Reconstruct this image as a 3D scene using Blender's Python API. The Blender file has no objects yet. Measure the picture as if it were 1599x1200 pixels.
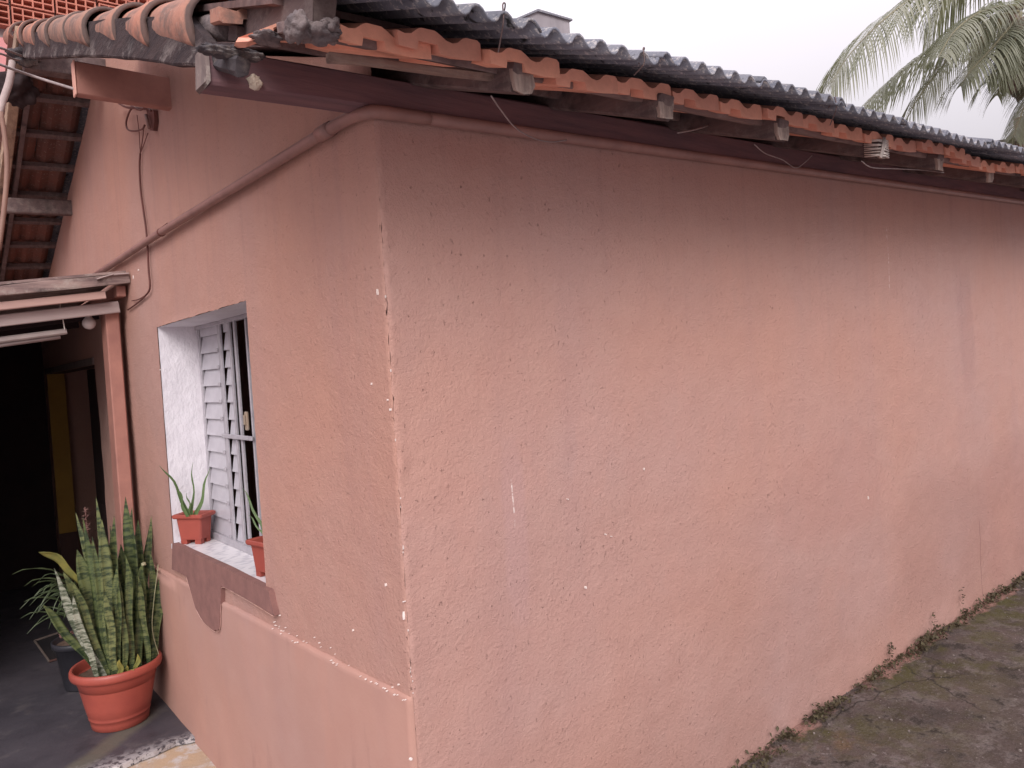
import bpy, bmesh, math, random
from mathutils import Vector, Matrix, noise
random.seed(7)
R = math.radians
S = bpy.context.scene
COL = S.collection
EYE = 1.75

# ------------------------------------------------------------------ camera
CAM = Vector((-1.01739, -1.78709, EYE))
RGT = Vector((0.77783341, -0.62533113, -0.06273885))
UPV = Vector((0.06457279, -0.01977951, 0.99771696))
FWD = Vector((0.62514442, 0.7801088, -0.02499421))
FPX = 1182.65
cd = bpy.data.cameras.new('camera')
cam = bpy.data.objects.new('camera', cd)
COL.objects.link(cam)
m = Matrix((RGT, UPV, -FWD)).transposed().to_4x4()
m.translation = CAM
cam.matrix_world = m
cd.sensor_width = 36
cd.lens = FPX / 1599 * 36
cd.clip_start = 0.05
cd.clip_end = 600
S.camera = cam

# ------------------------------------------------------------------ light
SUN_EL, SUN_AZ = 32, 217          # overcast: the sun is only a broad glow high behind the camera
w = bpy.data.worlds.new('World')
S.world = w
w.use_nodes = True
nt = w.node_tree
nt.nodes.clear()
def N(t, **k):
    n = nt.nodes.new(t)
    for a, b in k.items():
        setattr(n, a, b)
    return n
sky = N('ShaderNodeTexSky', sky_type='NISHITA')
sky.sun_disc = False
sky.sun_elevation = R(SUN_EL)
sky.sun_rotation = R(SUN_AZ)
sky.air_density = 1.0
sky.dust_density = 6.0
hs = N('ShaderNodeHueSaturation')
hs.inputs['Saturation'].default_value = 0.15
nt.links.new(sky.outputs[0], hs.inputs['Color'])
bg1 = N('ShaderNodeBackground')
bg1.inputs['Strength'].default_value = 0.05
nt.links.new(hs.outputs[0], bg1.inputs['Color'])
# overcast cloud layer: luminance grows towards the zenith (1 + 2 sin e) / 3
tc = N('ShaderNodeTexCoord')
sx = N('ShaderNodeSeparateXYZ')
nt.links.new(tc.outputs['Generated'], sx.inputs[0])
mr = N('ShaderNodeMapRange')
mr.inputs['From Min'].default_value = 0.0
mr.inputs['From Max'].default_value = 1.0
mr.inputs['To Min'].default_value = 0.13
mr.inputs['To Max'].default_value = 2.1
nt.links.new(sx.outputs['Z'], mr.inputs['Value'])
ns = N('ShaderNodeTexNoise')
ns.inputs['Scale'].default_value = 1.6
ns.inputs['Detail'].default_value = 3
nt.links.new(tc.outputs['Generated'], ns.inputs['Vector'])
mr2 = N('ShaderNodeMapRange')
mr2.inputs['To Min'].default_value = 0.9
mr2.inputs['To Max'].default_value = 1.1
nt.links.new(ns.outputs['Fac'], mr2.inputs['Value'])
mu = N('ShaderNodeMath', operation='MULTIPLY')
nt.links.new(mr.outputs[0], mu.inputs[0])
nt.links.new(mr2.outputs[0], mu.inputs[1])
bg2 = N('ShaderNodeBackground')
bg2.inputs['Color'].default_value = (1.0, 0.925, 1.0, 1)
nt.links.new(mu.outputs[0], bg2.inputs['Strength'])
ad = N('ShaderNodeAddShader')
nt.links.new(bg1.outputs[0], ad.inputs[0])
nt.links.new(bg2.outputs[0], ad.inputs[1])
wo = N('ShaderNodeOutputWorld')
nt.links.new(ad.outputs[0], wo.inputs['Surface'])

sd = bpy.data.lights.new('sun', 'SUN')
sd.energy = 1.55
sd.angle = R(30)
sd.color = (1.0, 0.93, 0.9)
sun = bpy.data.objects.new('sun', sd)
COL.objects.link(sun)
az = R(SUN_AZ)
sdir = Vector((math.sin(az) * math.cos(R(SUN_EL)), math.cos(az) * math.cos(R(SUN_EL)), math.sin(R(SUN_EL))))
sun.rotation_euler = (-sdir).to_track_quat('-Z', 'Y').to_euler()
S.view_settings.view_transform = 'Standard'
S.view_settings.look = 'None'
S.view_settings.gamma = 1
S.view_settings.exposure = 0.09
S.view_settings.use_curve_mapping = False
S.cycles.max_bounces = 6
S.cycles.diffuse_bounces = 4
S.cycles.glossy_bounces = 2
S.cycles.transmission_bounces = 2

# ------------------------------------------------------------------ helpers
def ray(px, py):
    return RGT * ((px - 799.5) / FPX) + UPV * (-(py - 600) / FPX) + FWD
def at(px, py, ax, val):
    r = ray(px, py)
    i = 'xyz'.index(ax)
    return CAM + r * ((val - CAM[i]) / r[i])

WO = {}      # world origin of every object
def wor(o):
    return WO.get(o.name, Vector((0, 0, 0)))
def obj(name, vs, fs, mat, parent=None, smooth=False, origin=None):
    vs = [Vector(v) for v in vs]
    if origin is None:
        lo = Vector([min(v[i] for v in vs) for i in range(3)])
        hi = Vector([max(v[i] for v in vs) for i in range(3)])
        origin = Vector(((lo.x + hi.x) / 2, (lo.y + hi.y) / 2, lo.z))
    origin = Vector(origin)
    me = bpy.data.meshes.new(name)
    me.from_pydata([v - origin for v in vs], [], fs)
    me.update()
    o = bpy.data.objects.new(name, me)
    COL.objects.link(o)
    if mat:
        me.materials.append(mat)
    if smooth:
        for p in me.polygons:
            p.use_smooth = True
    WO[o.name] = origin
    if parent:
        o.parent = parent
        o.location = origin - wor(parent)
    else:
        o.location = origin
    return o
def empty(name, loc, label, cat, group=None):
    o = bpy.data.objects.new(name, None)
    o.empty_display_size = .2
    COL.objects.link(o)
    o.location = loc
    WO[o.name] = Vector(loc)
    tag(o, label, cat, group)
    return o
def tag(o, label=None, cat=None, group=None, kind=None):
    if label: o['label'] = label
    if cat: o['category'] = cat
    if group: o['group'] = group
    if kind: o['kind'] = kind
    return o
def dup(o, loc, parent=None, rot=None, scale=None):
    c = o.copy()
    COL.objects.link(c)
    WO[c.name] = Vector(loc)
    if parent:
        c.parent = parent
        c.location = Vector(loc) - wor(parent)
    else:
        c.location = loc
    if rot is not None: c.rotation_euler = rot
    if scale is not None: c.scale = scale
    return c

class MB:
    def __init__(s):
        s.v = []; s.f = []
    def add(s, vs, fs):
        b = len(s.v)
        s.v += [Vector(v) for v in vs]
        s.f += [tuple(i + b for i in f) for f in fs]
        return s
    def box(s, a, b, bev=0.0, jit=0.0, M=None):
        """box from corner a to corner b, with chamfered long edges"""
        a = Vector(a); b = Vector(b)
        lo = Vector([min(a[i], b[i]) for i in range(3)]); hi = Vector([max(a[i], b[i]) for i in range(3)])
        bm = bmesh.new()
        bmesh.ops.create_cube(bm, size=1)
        for v in bm.verts:
            v.co = Vector([lo[i] + (v.co[i] + .5) * (hi[i] - lo[i]) for i in range(3)])
        if bev > 0:
            bmesh.ops.bevel(bm, geom=bm.edges[:], offset=bev, segments=1, affect='EDGES')
        if jit > 0:
            for v in bm.verts:
                v.co += Vector([random.uniform(-jit, jit) for _ in range(3)])
        if M is not None:
            bm.transform(M)
        bm.verts.index_update()
        s.add([v.co.copy() for v in bm.verts], [[v.index for v in f.verts] for f in bm.faces])
        bm.free()
        return s
    def beam(s, p, q, w, h, up=(0, 0, 1), seg=1, jit=0.0, bev=0.004):
        """bar of width w (sideways) and height h whose axis runs p to q"""
        p = Vector(p); q = Vector(q); d = (q - p).normalized()
        side = d.cross(Vector(up)).normalized(); u = side.cross(d).normalized()
        prof = []
        hw, hh = w / 2, h / 2
        for sx, sy in ((-1, -1), (1, -1), (1, 1), (-1, 1)):
            if (sx * sy) > 0:
                prof += [(sx * hw, sy * (hh - bev)), (sx * (hw - bev), sy * hh)] if False else []
        prof = [(-hw + bev, -hh), (hw - bev, -hh), (hw, -hh + bev), (hw, hh - bev), (hw - bev, hh), (-hw + bev, hh), (-hw, hh - bev), (-hw, -hh + bev)]
        vs = []; fs = []
        n = len(prof)
        for k in range(seg + 1):
            c = p.lerp(q, k / seg)
            for (x, y) in prof:
                j = Vector([random.uniform(-jit, jit) for _ in range(3)]) if jit else Vector()
                vs.append(c + side * x + u * y + j)
        for k in range(seg):
            for i in range(n):
                a = k * n + i; b = k * n + (i + 1) % n
                fs.append((a, b, b + n, a + n))
        fs.append(tuple(reversed(range(n))))
        fs.append(tuple(range(seg * n, seg * n + n)))
        return s.add(vs, fs)
    def tube(s, pts, r, n=8, cap=True):
        pts = [Vector(p) for p in pts]
        rr = r if isinstance(r, (list, tuple)) else [r] * len(pts)
        vs = []; fs = []
        pu = None
        for k, p in enumerate(pts):
            d = (pts[min(k + 1, len(pts) - 1)] - pts[max(k - 1, 0)]).normalized()
            if pu is None:
                pu = d.orthogonal().normalized()
            else:
                pu = (pu - d * pu.dot(d)).normalized()
            b = d.cross(pu)
            for i in range(n):
                a = 2 * math.pi * i / n
                vs.append(p + (pu * math.cos(a) + b * math.sin(a)) * rr[k])
        for k in range(len(pts) - 1):
            for i in range(n):
                a = k * n + i; b = k * n + (i + 1) % n
                fs.append((a, b, b + n, a + n))
        if cap:
            fs.append(tuple(reversed(range(n))))
            fs.append(tuple(range((len(pts) - 1) * n, len(pts) * n)))
        return s.add(vs, fs)
    def lathe(s, c, prof, n=32, squash=1.0):
        c = Vector(c); vs = []; fs = []
        for (r, z) in prof:
            for i in range(n):
                a = 2 * math.pi * i / n
                vs.append(c + Vector((r * math.cos(a), r * math.sin(a) * squash, z)))
        for k in range(len(prof) - 1):
            for i in range(n):
                a = k * n + i; b = k * n + (i + 1) % n
                fs.append((a, b, b + n, a + n))
        return s.add(vs, fs)
    def prism(s, poly, off):
        """closed prism of a polygon (3d points) pushed by vector off"""
        off = Vector(off); n = len(poly)
        vs = [Vector(p) for p in poly] + [Vector(p) + off for p in poly]
        fs = [tuple(range(n)), tuple(reversed(range(n, 2 * n)))]
        for i in range(n):
            j = (i + 1) % n
            fs.append((i, i + n, j + n, j))
        return s.add(vs, fs)
    def build(s, name, mat, parent=None, smooth=False, origin=None):
        o = obj(name, s.v, s.f, mat, parent, smooth, origin)
        bm = bmesh.new(); bm.from_mesh(o.data)
        bmesh.ops.recalc_face_normals(bm, faces=bm.faces[:])
        bm.to_mesh(o.data); bm.free()
        return o

def spline(P, n):
    """Catmull-Rom through points"""
    P = [Vector(p) for p in P]
    P = [P[0] * 2 - P[1]] + P + [P[-1] * 2 - P[-2]]
    out = []
    segs = len(P) - 3
    for k in range(n + 1):
        t = k / n * segs
        i = min(int(t), segs - 1); u = t - i
        a, b, c, d = P[i:i + 4]
        out.append(.5 * ((2 * b) + (c - a) * u + (2 * a - 5 * b + 4 * c - d) * u * u + (3 * b - a - 3 * c + d) * u ** 3))
    return out

# ------------------------------------------------------------------ materials
class Mat:
    def __init__(s, name, rough=.8, spec=.3):
        s.m = bpy.data.materials.new(name); s.m.use_nodes = True
        s.t = s.m.node_tree; s.b = s.t.nodes['Principled BSDF']
        s.b.inputs['Roughness'].default_value = rough
        s.b.inputs['Specular IOR Level'].default_value = spec
        s.tc = s.t.nodes.new('ShaderNodeTexCoord').outputs['Object']
    def n(s, t, **k):
        x = s.t.nodes.new(t)
        for a, b in k.items(): setattr(x, a, b)
        return x
    def l(s, a, b): s.t.links.new(a, b)
    def world(s):
        g = s.n('ShaderNodeNewGeometry'); s.tc = g.outputs['Position']; return s
    def map(s, sc=(1, 1, 1), rot=(0, 0, 0)):
        x = s.n('ShaderNodeMapping'); x.inputs['Scale'].default_value = sc; x.inputs['Rotation'].default_value = rot
        s.l(s.tc, x.inputs[0]); return x.outputs[0]
    def noise(s, scale, detail=4, rough=.6, vec=None, lo=None, hi=None, dist=0):
        x = s.n('ShaderNodeTexNoise'); x.inputs['Scale'].default_value = scale
        x.inputs['Detail'].default_value = detail; x.inputs['Roughness'].default_value = rough
        x.inputs['Distortion'].default_value = dist
        s.l(vec if vec else s.tc, x.inputs['Vector'])
        if lo is None: return x.outputs['Fac']
        return s.rng(x.outputs['Fac'], lo, hi)
    def rng(s, v, lo, hi, a=0, b=1):
        x = s.n('ShaderNodeMapRange'); x.inputs['From Min'].default_value = lo; x.inputs['From Max'].default_value = hi
        x.inputs['To Min'].default_value = a; x.inputs['To Max'].default_value = b
        s.l(v, x.inputs['Value']); return x.outputs[0]
    def mth(s, op, a, b=None, c=None):
        x = s.n('ShaderNodeMath', operation=op)
        for i, q in enumerate((a, b, c)):
            if q is None: continue
            if isinstance(q, (int, float)): x.inputs[i].default_value = q
            else: s.l(q, x.inputs[i])
        return x.outputs[0]
    def mix(s, f, a, b, mode='MIX'):
        x = s.n('ShaderNodeMix', data_type='RGBA', blend_type=mode)
        if isinstance(f, (int, float)): x.inputs[0].default_value = f
        else: s.l(f, x.inputs[0])
        for i, q in ((6, a), (7, b)):
            if isinstance(q, tuple): x.inputs[i].default_value = (*q, 1)
            else: s.l(q, x.inputs[i])
        return x.outputs[2]
    def xyz(s):
        x = s.n('ShaderNodeSeparateXYZ'); s.l(s.tc, x.inputs[0]); return x.outputs
    def rnd(s): return s.n('ShaderNodeObjectInfo').outputs['Random']
    def col(s, c):
        if isinstance(c, tuple): s.b.inputs['Base Color'].default_value = (*c, 1)
        else: s.l(c, s.b.inputs['Base Color'])
        return s
    def bump(s, h, dist=.002, strength=1.0):
        x = s.n('ShaderNodeBump'); x.inputs['Distance'].default_value = dist; x.inputs['Strength'].default_value = strength
        s.l(h, x.inputs['Height'])
        if getattr(s, 'lastb', None) is not None: s.l(s.lastb, x.inputs['Normal'])
        s.lastb = x.outputs[0]
        s.l(x.outputs[0], s.b.inputs['Normal']); return s

def simple(name, c1, c2, scale=12, rough=.8, bs=60, bd=.001, spec=.3, stretch=(1, 1, 1), lo=.35, hi=.65, var=.25):
    q = Mat(name, rough, spec)
    v = q.map(stretch)
    c = q.mix(q.noise(scale, 5, .65, v, lo, hi), c1, c2)
    if var:
        c = q.mix(1.0, c, q.mix(q.rnd(), (1 - var,) * 3, (1 + var,) * 3), 'MULTIPLY')
    q.col(c)
    if bd: q.bump(q.noise(bs, 4, .7, v), bd)
    return q.m

def wall_material(name, smooth=False, side=False):
    WALLC = (0.462, 0.270, 0.231) if side else (0.462, 0.262, 0.216)
    q = Mat(name, .9, .15).world()
    x, y, z = q.xyz()
    big = q.noise(.9, 2, .55, None, .3, .7)
    c = q.mix(big, (WALLC[0], WALLC[1] * .98, WALLC[2] * .92), (WALLC[0] * .93, WALLC[1] * 1.03, WALLC[2] * 1.08))
    # broad rain streaks running down
    st = q.noise(1.0, 3, .6, q.map((5.0, 5.0, .35)), .52, .75)
    c = q.mix(q.mth('MULTIPLY', st, .22), c, (.36, .225, .215))
    med = q.noise(9, 3, .7, None, .35, .7)
    c = q.mix(q.mth('MULTIPLY', med, .16), c, (.40, .19, .16))
    tp = q.noise(1.7, 3, .5, q.map((1, 1, 1.6)), .545, .565)
    c = q.mix(q.mth('MULTIPLY', tp, .12), c, (WALLC[0] * .86, WALLC[1] * .90, WALLC[2] * .94))
    tp2 = q.noise(2.3, 3, .5, q.map((1.3, 1.3, .8)), .60, .615)
    c = q.mix(q.mth('MULTIPLY', tp2, .12), c, (WALLC[0] * 1.1, WALLC[1] * 1.04, WALLC[2] * .98))
    runs = q.mth('MULTIPLY', q.noise(1.0, 4, .7, q.map((16, 16, .5)), .50, .72), q.rng(z, 1.55, 2.5))
    c = q.mix(q.mth('MULTIPLY', runs, .26), c, (.27, .165, .165))
    # dirt specks in the pits of the render, denser high up
    pits = q.noise(95, 3, .6, q.map((1, 1, .6)), .66, .74)
    dens = q.mth('MULTIPLY', pits, q.noise(3.1, 3, .6, None, .42, .62))
    up = q.rng(z, .9, 2.4, .15, 1.0)
    c = q.mix(q.mth('MULTIPLY', q.mth('MULTIPLY', dens, up), .0 if smooth else .55), c, (.17, .09, .085))
    # grime splashed on the wall foot, with some lens vignetting put into the colour
    foot = q.mth('MULTIPLY', q.rng(z, 1.35, .2), q.noise(2.2, 4, .6, None, .2, .6))
    c = q.mix(q.mth('MULTIPLY', foot, .5 if side else .3), c, (.31, .165, .13))
    if side:
        def blob(cx, cz, wx, wz, amount, colr, c, ns=7):
            dx = q.mth('DIVIDE', q.mth('SUBTRACT', x, cx), wx)
            dz = q.mth('DIVIDE', q.mth('SUBTRACT', z, cz), wz)
            d = q.mth('ADD', q.mth('POWER', q.mth('ABSOLUTE', dx), 3.0), q.mth('POWER', q.mth('ABSOLUTE', dz), 3.0))
            e = q.mth('ADD', d, q.mth('MULTIPLY', q.mth('SUBTRACT', q.noise(ns, 4, .65), .5), 1.6))
            return q.mix(q.mth('MULTIPLY', q.rng(e, 1.15, .35), amount), c, colr)
        a = at(1510, 520, 'y', 0); c = blob(a.x, a.z, .12, .38, .25, (.30, .18, .175), c)
        a = at(1590, 800, 'y', 0); c = blob(a.x, a.z, .7, .5, .3, (.31, .16, .14), c, 3)  # this stain and the next also carry lens vignetting in their colour
        a = at(1470, 840, 'y', 0); c = blob(a.x, a.z, .6, .4, .3, (.31, .165, .135), c, 3)
        a = at(805, 830, 'y', 0); c = blob(a.x, a.z, .05, .30, .35, (.43, .27, .26), c)
        a = at(1300, 760, 'y', 0); c = blob(a.x, a.z, .5, .25, .2, (.40, .2, .165), c, 3)
        # thin pale runs of lime
        for (px, y0, y1, wd, am) in ((1386, 352, 470, .004, .5), (800, 752, 830, .0035, .85)):
            a = at(px, y0, 'y', 0); b = at(px + 3, y1, 'y', 0)
            wob = q.mth('MULTIPLY', q.mth('SUBTRACT', q.noise(6, 2, .5), .5), .02)
            d = q.mth('ABSOLUTE', q.mth('SUBTRACT', q.mth('ADD', x, wob), (a.x + b.x) / 2))
            f = q.mth('MULTIPLY', q.rng(d, wd, wd * .3), q.mth('MULTIPLY', q.rng(z, b.z, b.z + .06), q.rng(z, a.z + .01, a.z - .01)))
            f = q.mth('MULTIPLY', f, q.noise(55, 3, .6, None, .45, .6))
            c = q.mix(q.mth('MULTIPLY', f, am), c, (.75, .66, .62))
        # hairline crack near the far end
        a = at(1529, 810, 'y', 0)
        wob = q.mth('MULTIPLY', q.mth('SUBTRACT', q.noise(5, 4, .6), .5), .05)
        d = q.mth('ABSOLUTE', q.mth('SUBTRACT', q.mth('ADD', x, wob), a.x))
        f = q.mth('MULTIPLY', q.rng(d, .006, .002), q.rng(z, a.z + .02, a.z - .03))
        c = q.mix(q.mth('MULTIPLY', f, .6), c, (.17, .09, .08))
    if smooth:
        sm_ = q.noise(1.0, 4, .6, q.map((9, 9, 2.6)), .62, .72)
        c = q.mix(q.mth('MULTIPLY', sm_, .35), c, (.30, .165, .145))
    q.col(c)
    if smooth:
        q.bump(q.noise(5, 4, .5), .004)
        q.bump(q.noise(90, 4, .6), .0007)
    else:
        # sponge-thrown render: low lumps, short trowel ridges, pinholes
        q.bump(q.noise(11, 1.5, .6), .0045)
        rv = q.map((1.0, 1.0, 1.0), (0, R(24), 0))
        h = q.mth('ADD', q.noise(70, 4, .8, rv), q.mth('MULTIPLY', q.noise(30, 2, .6, rv, .60, .66), .16))
        q.bump(h, .0054)
        q.bump(q.mth('SUBTRACT', 1.0, pits), .003)
    return q.m

m_side = wall_material('side_wall_render', side=True)
m_gable = wall_material('gable_wall_render')
m_low = wall_material('lower_skim_render', smooth=True)
m_dark_salmon = simple('salmon_painted_wood', (.40, .19, .15), (.30, .14, .115), 6, .7, 80, .0008, var=0)

def white_plaster():
    q = Mat('white_reveal_plaster', .85, .2).world()
    c = q.mix(q.noise(7, 4, .6, None, .35, .7), (.74, .71, .75), (.64, .61, .65))
    q.col(c)
    q.bump(q.noise(26, 4, .65, q.map((1, 1, .55))), .009)
    q.bump(q.noise(110, 3, .6), .0015)
    return q.m
m_reveal = white_plaster()
def marble():
    q = Mat('white_marble_sill', .35, .4).world()
    v = q.map((1, 3, 1), (0, 0, R(12)))
    wv = q.n('ShaderNodeTexWave'); wv.inputs['Scale'].default_value = 3.2; wv.inputs['Distortion'].default_value = 9
    wv.inputs['Detail'].default_value = 4; wv.inputs['Detail Scale'].default_value = 2.5
    q.l(v, wv.inputs[0])
    c = q.mix(q.rng(wv.outputs['Fac'], .0, .35), (.58, .56, .60), (.78, .75, .77))
    c = q.mix(q.noise(14, 5, .7, v, .5, .8), c, (.6, .56, .58))
    q.col(c); return q.m
m_marble = marble()
m_patch = simple('bare_brown_cement', (.25, .128, .112), (.195, .10, .09), 16, .95, 140, .0012, var=0)
m_alu = simple('aluminium_frame', (.42, .40, .43), (.33, .31, .34), 20, .45, 200, .0002, .5, var=.08)
def glass_blade():
    q = Mat('ribbed_louvre_glass', .28, .5)
    q.col(q.mix(q.noise(9, 4, .6, None, .35, .7), (.56, .54, .585), (.44, .42, .46)))
    q.b.inputs['Transmission Weight'].default_value = .12
    q.bump(q.noise(150, 2, .5), .0006)
    return q.m
m_blade = glass_blade()
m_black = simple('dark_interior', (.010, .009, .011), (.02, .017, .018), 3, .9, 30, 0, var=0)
m_gloom = simple('shade_dark_tone', (.022, .014, .016), (.034, .02, .02), 3, .9, 30, .002, var=0)  # near-black so the porch's deep shade sits in the colour
m_yellow = simple('yellow_painted_jamb', (.42, .235, .05), (.34, .18, .045), 3, .8, 60, .001, var=0)
m_brown = simple('dark_brown_wood', (.10, .048, .04), (.06, .03, .028), 8, .7, 60, .001, stretch=(1, 1, .2), var=0)

def roof_sheet():
    q = Mat('weathered_fibre_cement', .95, .1)
    c = q.mix(q.noise(7, 5, .7, None, .35, .65), (.13, .135, .165), (.20, .20, .225))
    lich = q.noise(55, 5, .75, None, .54, .62)
    c = q.mix(q.mth('MULTIPLY', lich, .8), c, (.42, .39, .38))
    c = q.mix(q.noise(21, 3, .6, None, .62, .7), c, (.03, .03, .032))
    c = q.mix(1.0, c, q.mix(q.rnd(), (.8, .8, .8), (1.15, 1.15, 1.15)), 'MULTIPLY')
    q.col(c)
    q.bump(q.noise(90, 4, .7), .002)
    return q.m
m_sheet = roof_sheet()
def clay(name, c1, c2, soot=.4, fresh=False):
    q = Mat(name, .85, .2)
    c = q.mix(q.rnd(), c1, c2)
    c = q.mix(q.mth('MULTIPLY', q.noise(9, 5, .7, None, .4, .7), .5), c, tuple(a * .72 for a in c1))
    c = q.mix(q.mth('MULTIPLY', q.noise(5.5, 6, .75, q.map((1, .6, 1)), .44, .62), soot), c, (.13, .095, .085))
    if soot > .3:
        c = q.mix(q.mth('MULTIPLY', q.noise(60, 4, .7, None, .6, .68), .5), c, (.36, .31, .27))
    if name.startswith('weathered'):
        x, y, z = q.xyz()
        yy = q.mth('ADD', y, q.mth('MULTIPLY', q.noise(14, 4, .6), .03))
        c = q.mix(q.mth('MULTIPLY', q.rng(yy, -.195, -.207), .85), c, (.085, .065, .062))
    q.col(c)
    q.bump(q.noise(70, 4, .65), .0015)
    return q.m
m_tile = clay('orange_roof_clay', (.82, .38, .26), (.62, .30, .23), .22)
m_cap = clay('weathered_verge_clay', (.45, .20, .14), (.27, .17, .135), .95)
m_tile_dark = clay('dark_underside_clay', (.19, .08, .06), (.12, .06, .05), .6)  # darker clay tone for tiles seen from below
def old_wood(name, c1, c2, lichen=.0, ax=0):
    q = Mat(name, .9, .15)
    sc = [9, 9, 9]; sc[ax] = .8
    v = q.map(tuple(sc))
    c = q.mix(q.noise(3.2, 6, .7, v, .35, .68), c1, c2)
    if lichen:
        f = q.mth('MULTIPLY', q.noise(11, 6, .75, None, .5, .62), lichen)
        c = q.mix(f, c, (.42, .37, .33))
        c = q.mix(q.mth('MULTIPLY', q.noise(5, 4, .7, None, .55, .7), .7), c, (.025, .022, .025))
    q.col(c)
    q.bump(q.noise(5, 5, .7, v), .003)
    return q.m
m_raft = old_wood('old_rafter_wood', (.15, .105, .10), (.09, .065, .065), .15, 1)
m_tip = old_wood('weathered_end_grain', (.38, .29, .25), (.15, .11, .10), .6, 2)
m_batt = old_wood('grey_batten_wood', (.24, .175, .16), (.14, .10, .10), .15, 0)
def barge_mat():
    q = Mat('lichened_board', .92, .1)
    v = q.map((6, 1.2, 6))
    c = q.mix(q.noise(4, 6, .7, v, .35, .68), (.075, .055, .055), (.035, .029, .033))
    x, y, z = q.xyz()
    # height above the sagging lower edge of the board
    h = q.mth('SUBTRACT', z, q.mth('MULTIPLY', q.mth('ADD', y, 1.595), .364))
    f = q.mth('MULTIPLY', q.rng(h, .085, .0), q.noise(9, 6, .75, q.map((1, .3, 1)), .5, .62))
    c = q.mix(q.mth('MULTIPLY', f, .7), c, (.40, .35, .33))
    c = q.mix(q.mth('MULTIPLY', q.noise(23, 5, .75, q.map((1, .3, 1)), .64, .72), .3), c, (.25, .22, .21))
    q.col(c); q.bump(q.noise(14, 5, .7, v), .006)
    return q.m
m_barge = barge_mat()
m_porchw = old_wood('peeling_grey_board', (.36, .26, .235), (.13, .09, .09), .5, 0)
m_fair = simple('grey_white_board', (.47, .38, .36), (.37, .29, .28), 5, .8, 60, .001, stretch=(.3, 3, 3), var=0)
m_mortar = simple('old_grey_mortar', (.20, .16, .155), (.09, .075, .08), 18, .95, 60, .006, var=.1)
m_pipe = simple('salmon_painted_pipe', (.31, .175, .15), (.23, .13, .115), 8, .5, 60, .0005, .4, var=.05)
m_cable = simple('brown_cable', (.15, .052, .042), (.10, .04, .035), 10, .6, 60, 0, var=0)
m_wire = simple('pale_wire', (.34, .28, .27), (.22, .18, .18), 20, .6, 60, 0, var=0)
m_wirew = simple('white_twine', (.72, .66, .60), (.5, .45, .42), 30, .7, 60, 0, var=0)
m_terra = simple('terracotta_plastic', (.36, .078, .055), (.29, .062, .047), 5, .42, 60, .0002, .45, var=.04)
m_soil = simple('dry_soil', (.09, .055, .04), (.16, .11, .08), 30, .95, 80, .006, var=0)
m_blackpot = simple('black_plastic', (.022, .022, .028), (.035, .033, .04), 5, .45, 60, 0, .4, var=0)
m_tube = simple('dull_fitting_enamel', (.40, .34, .32), (.30, .25, .24), 6, .5, 60, 0, .4, var=0)
m_bulb = simple('opal_bulb', (.62, .56, .54), (.58, .52, .5), 6, .2, 60, 0, .5, var=0)

def snake_leaf():
    q = Mat('banded_snake_leaf', .42, .45)
    x = q.noise(1.0, 4, .7, q.map((12, 12, 44)), .42, .56)
    r = q.rnd()
    c = q.mix(x, (.026, .042, .020), q.mix(r, (.10, .125, .045), (.17, .185, .075)))
    c = q.mix(q.mth('MULTIPLY', q.noise(6, 3, .6, None, .5, .8), .4), c, (.05, .085, .04))
    q.col(c)
    q.b.inputs['Subsurface Weight'].default_value = 0
    return q.m
m_leaf = snake_leaf()
def pale_leaf():
    q = Mat('pale_banded_leaf', .5, .4)
    x = q.noise(1.0, 4, .7, q.map((14, 14, 60)), .42, .58)
    q.col(q.mix(x, (.06, .075, .045), (.33, .34, .27)))
    return q.m
m_leaf_pale = pale_leaf()
m_leaf_yel = simple('yellowed_leaf', (.30, .27, .07), (.16, .18, .06), 12, .5, 60, 0, .4, var=.1)
m_leaf_edge = simple('cream_leaf_edge', (.42, .40, .26), (.3, .3, .18), 12, .5, 60, 0, .4, var=.1)
m_aloe = simple('aloe_green', (.085, .14, .05), (.12, .18, .07), 16, .45, 60, 0, .4, var=.15)
m_grassleaf = simple('thin_palm_leaf', (.045, .065, .028), (.075, .10, .045), 16, .5, 60, 0, .4, var=.15)
m_dry = simple('dry_flower', (.14, .07, .065), (.2, .11, .09), 30, .9, 60, 0, var=0)
def palm_leaf():
    q = Mat('coconut_leaflet', .45, .4)
    q.col(q.mix(q.noise(1.3, 3, .6, None, .35, .7), (.19, .20, .15), (.31, .305, .235)))  # leaf green paled and greyed, with lens haze put into the colour
    tr = q.n('ShaderNodeBsdfTranslucent'); tr.inputs['Color'].default_value = (.22, .25, .11, 1)
    mx = q.n('ShaderNodeMixShader'); mx.inputs[0].default_value = .35
    out = [n for n in q.t.nodes if n.type == 'OUTPUT_MATERIAL'][0]
    q.l(q.b.outputs[0], mx.inputs[1]); q.l(tr.outputs[0], mx.inputs[2]); q.l(mx.outputs[0], out.inputs['Surface'])
    return q.m
m_palm = palm_leaf()
m_rachis = simple('frond_stalk', (.22, .20, .12), (.15, .13, .09), 3, .6, 60, 0, var=.1)
m_spathe = simple('dead_palm_fibre', (.14, .095, .08), (.20, .14, .115), 8, .9, 40, .01, var=.1)
m_trunk = simple('palm_bark', (.22, .18, .15), (.14, .115, .10), 6, .9, 20, .02, stretch=(1, 1, 4), var=0)
m_brick = simple('hollow_brick_clay', (.52, .20, .14), (.42, .15, .11), 9, .9, 60, .002, var=.12)
m_bmort = simple('brick_mortar', (.36, .30, .29), (.27, .22, .215), 14, .95, 60, .004, var=0)
m_pinkw = simple('pink_neighbour_paint', (.62, .27, .26), (.52, .22, .22), 1.5, .9, 30, .003, var=0)
m_greyw = simple('grey_rendered_wall', (.34, .31, .33), (.24, .22, .235), 2.4, .9, 30, .004, stretch=(1, 1, .4), var=0)
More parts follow.
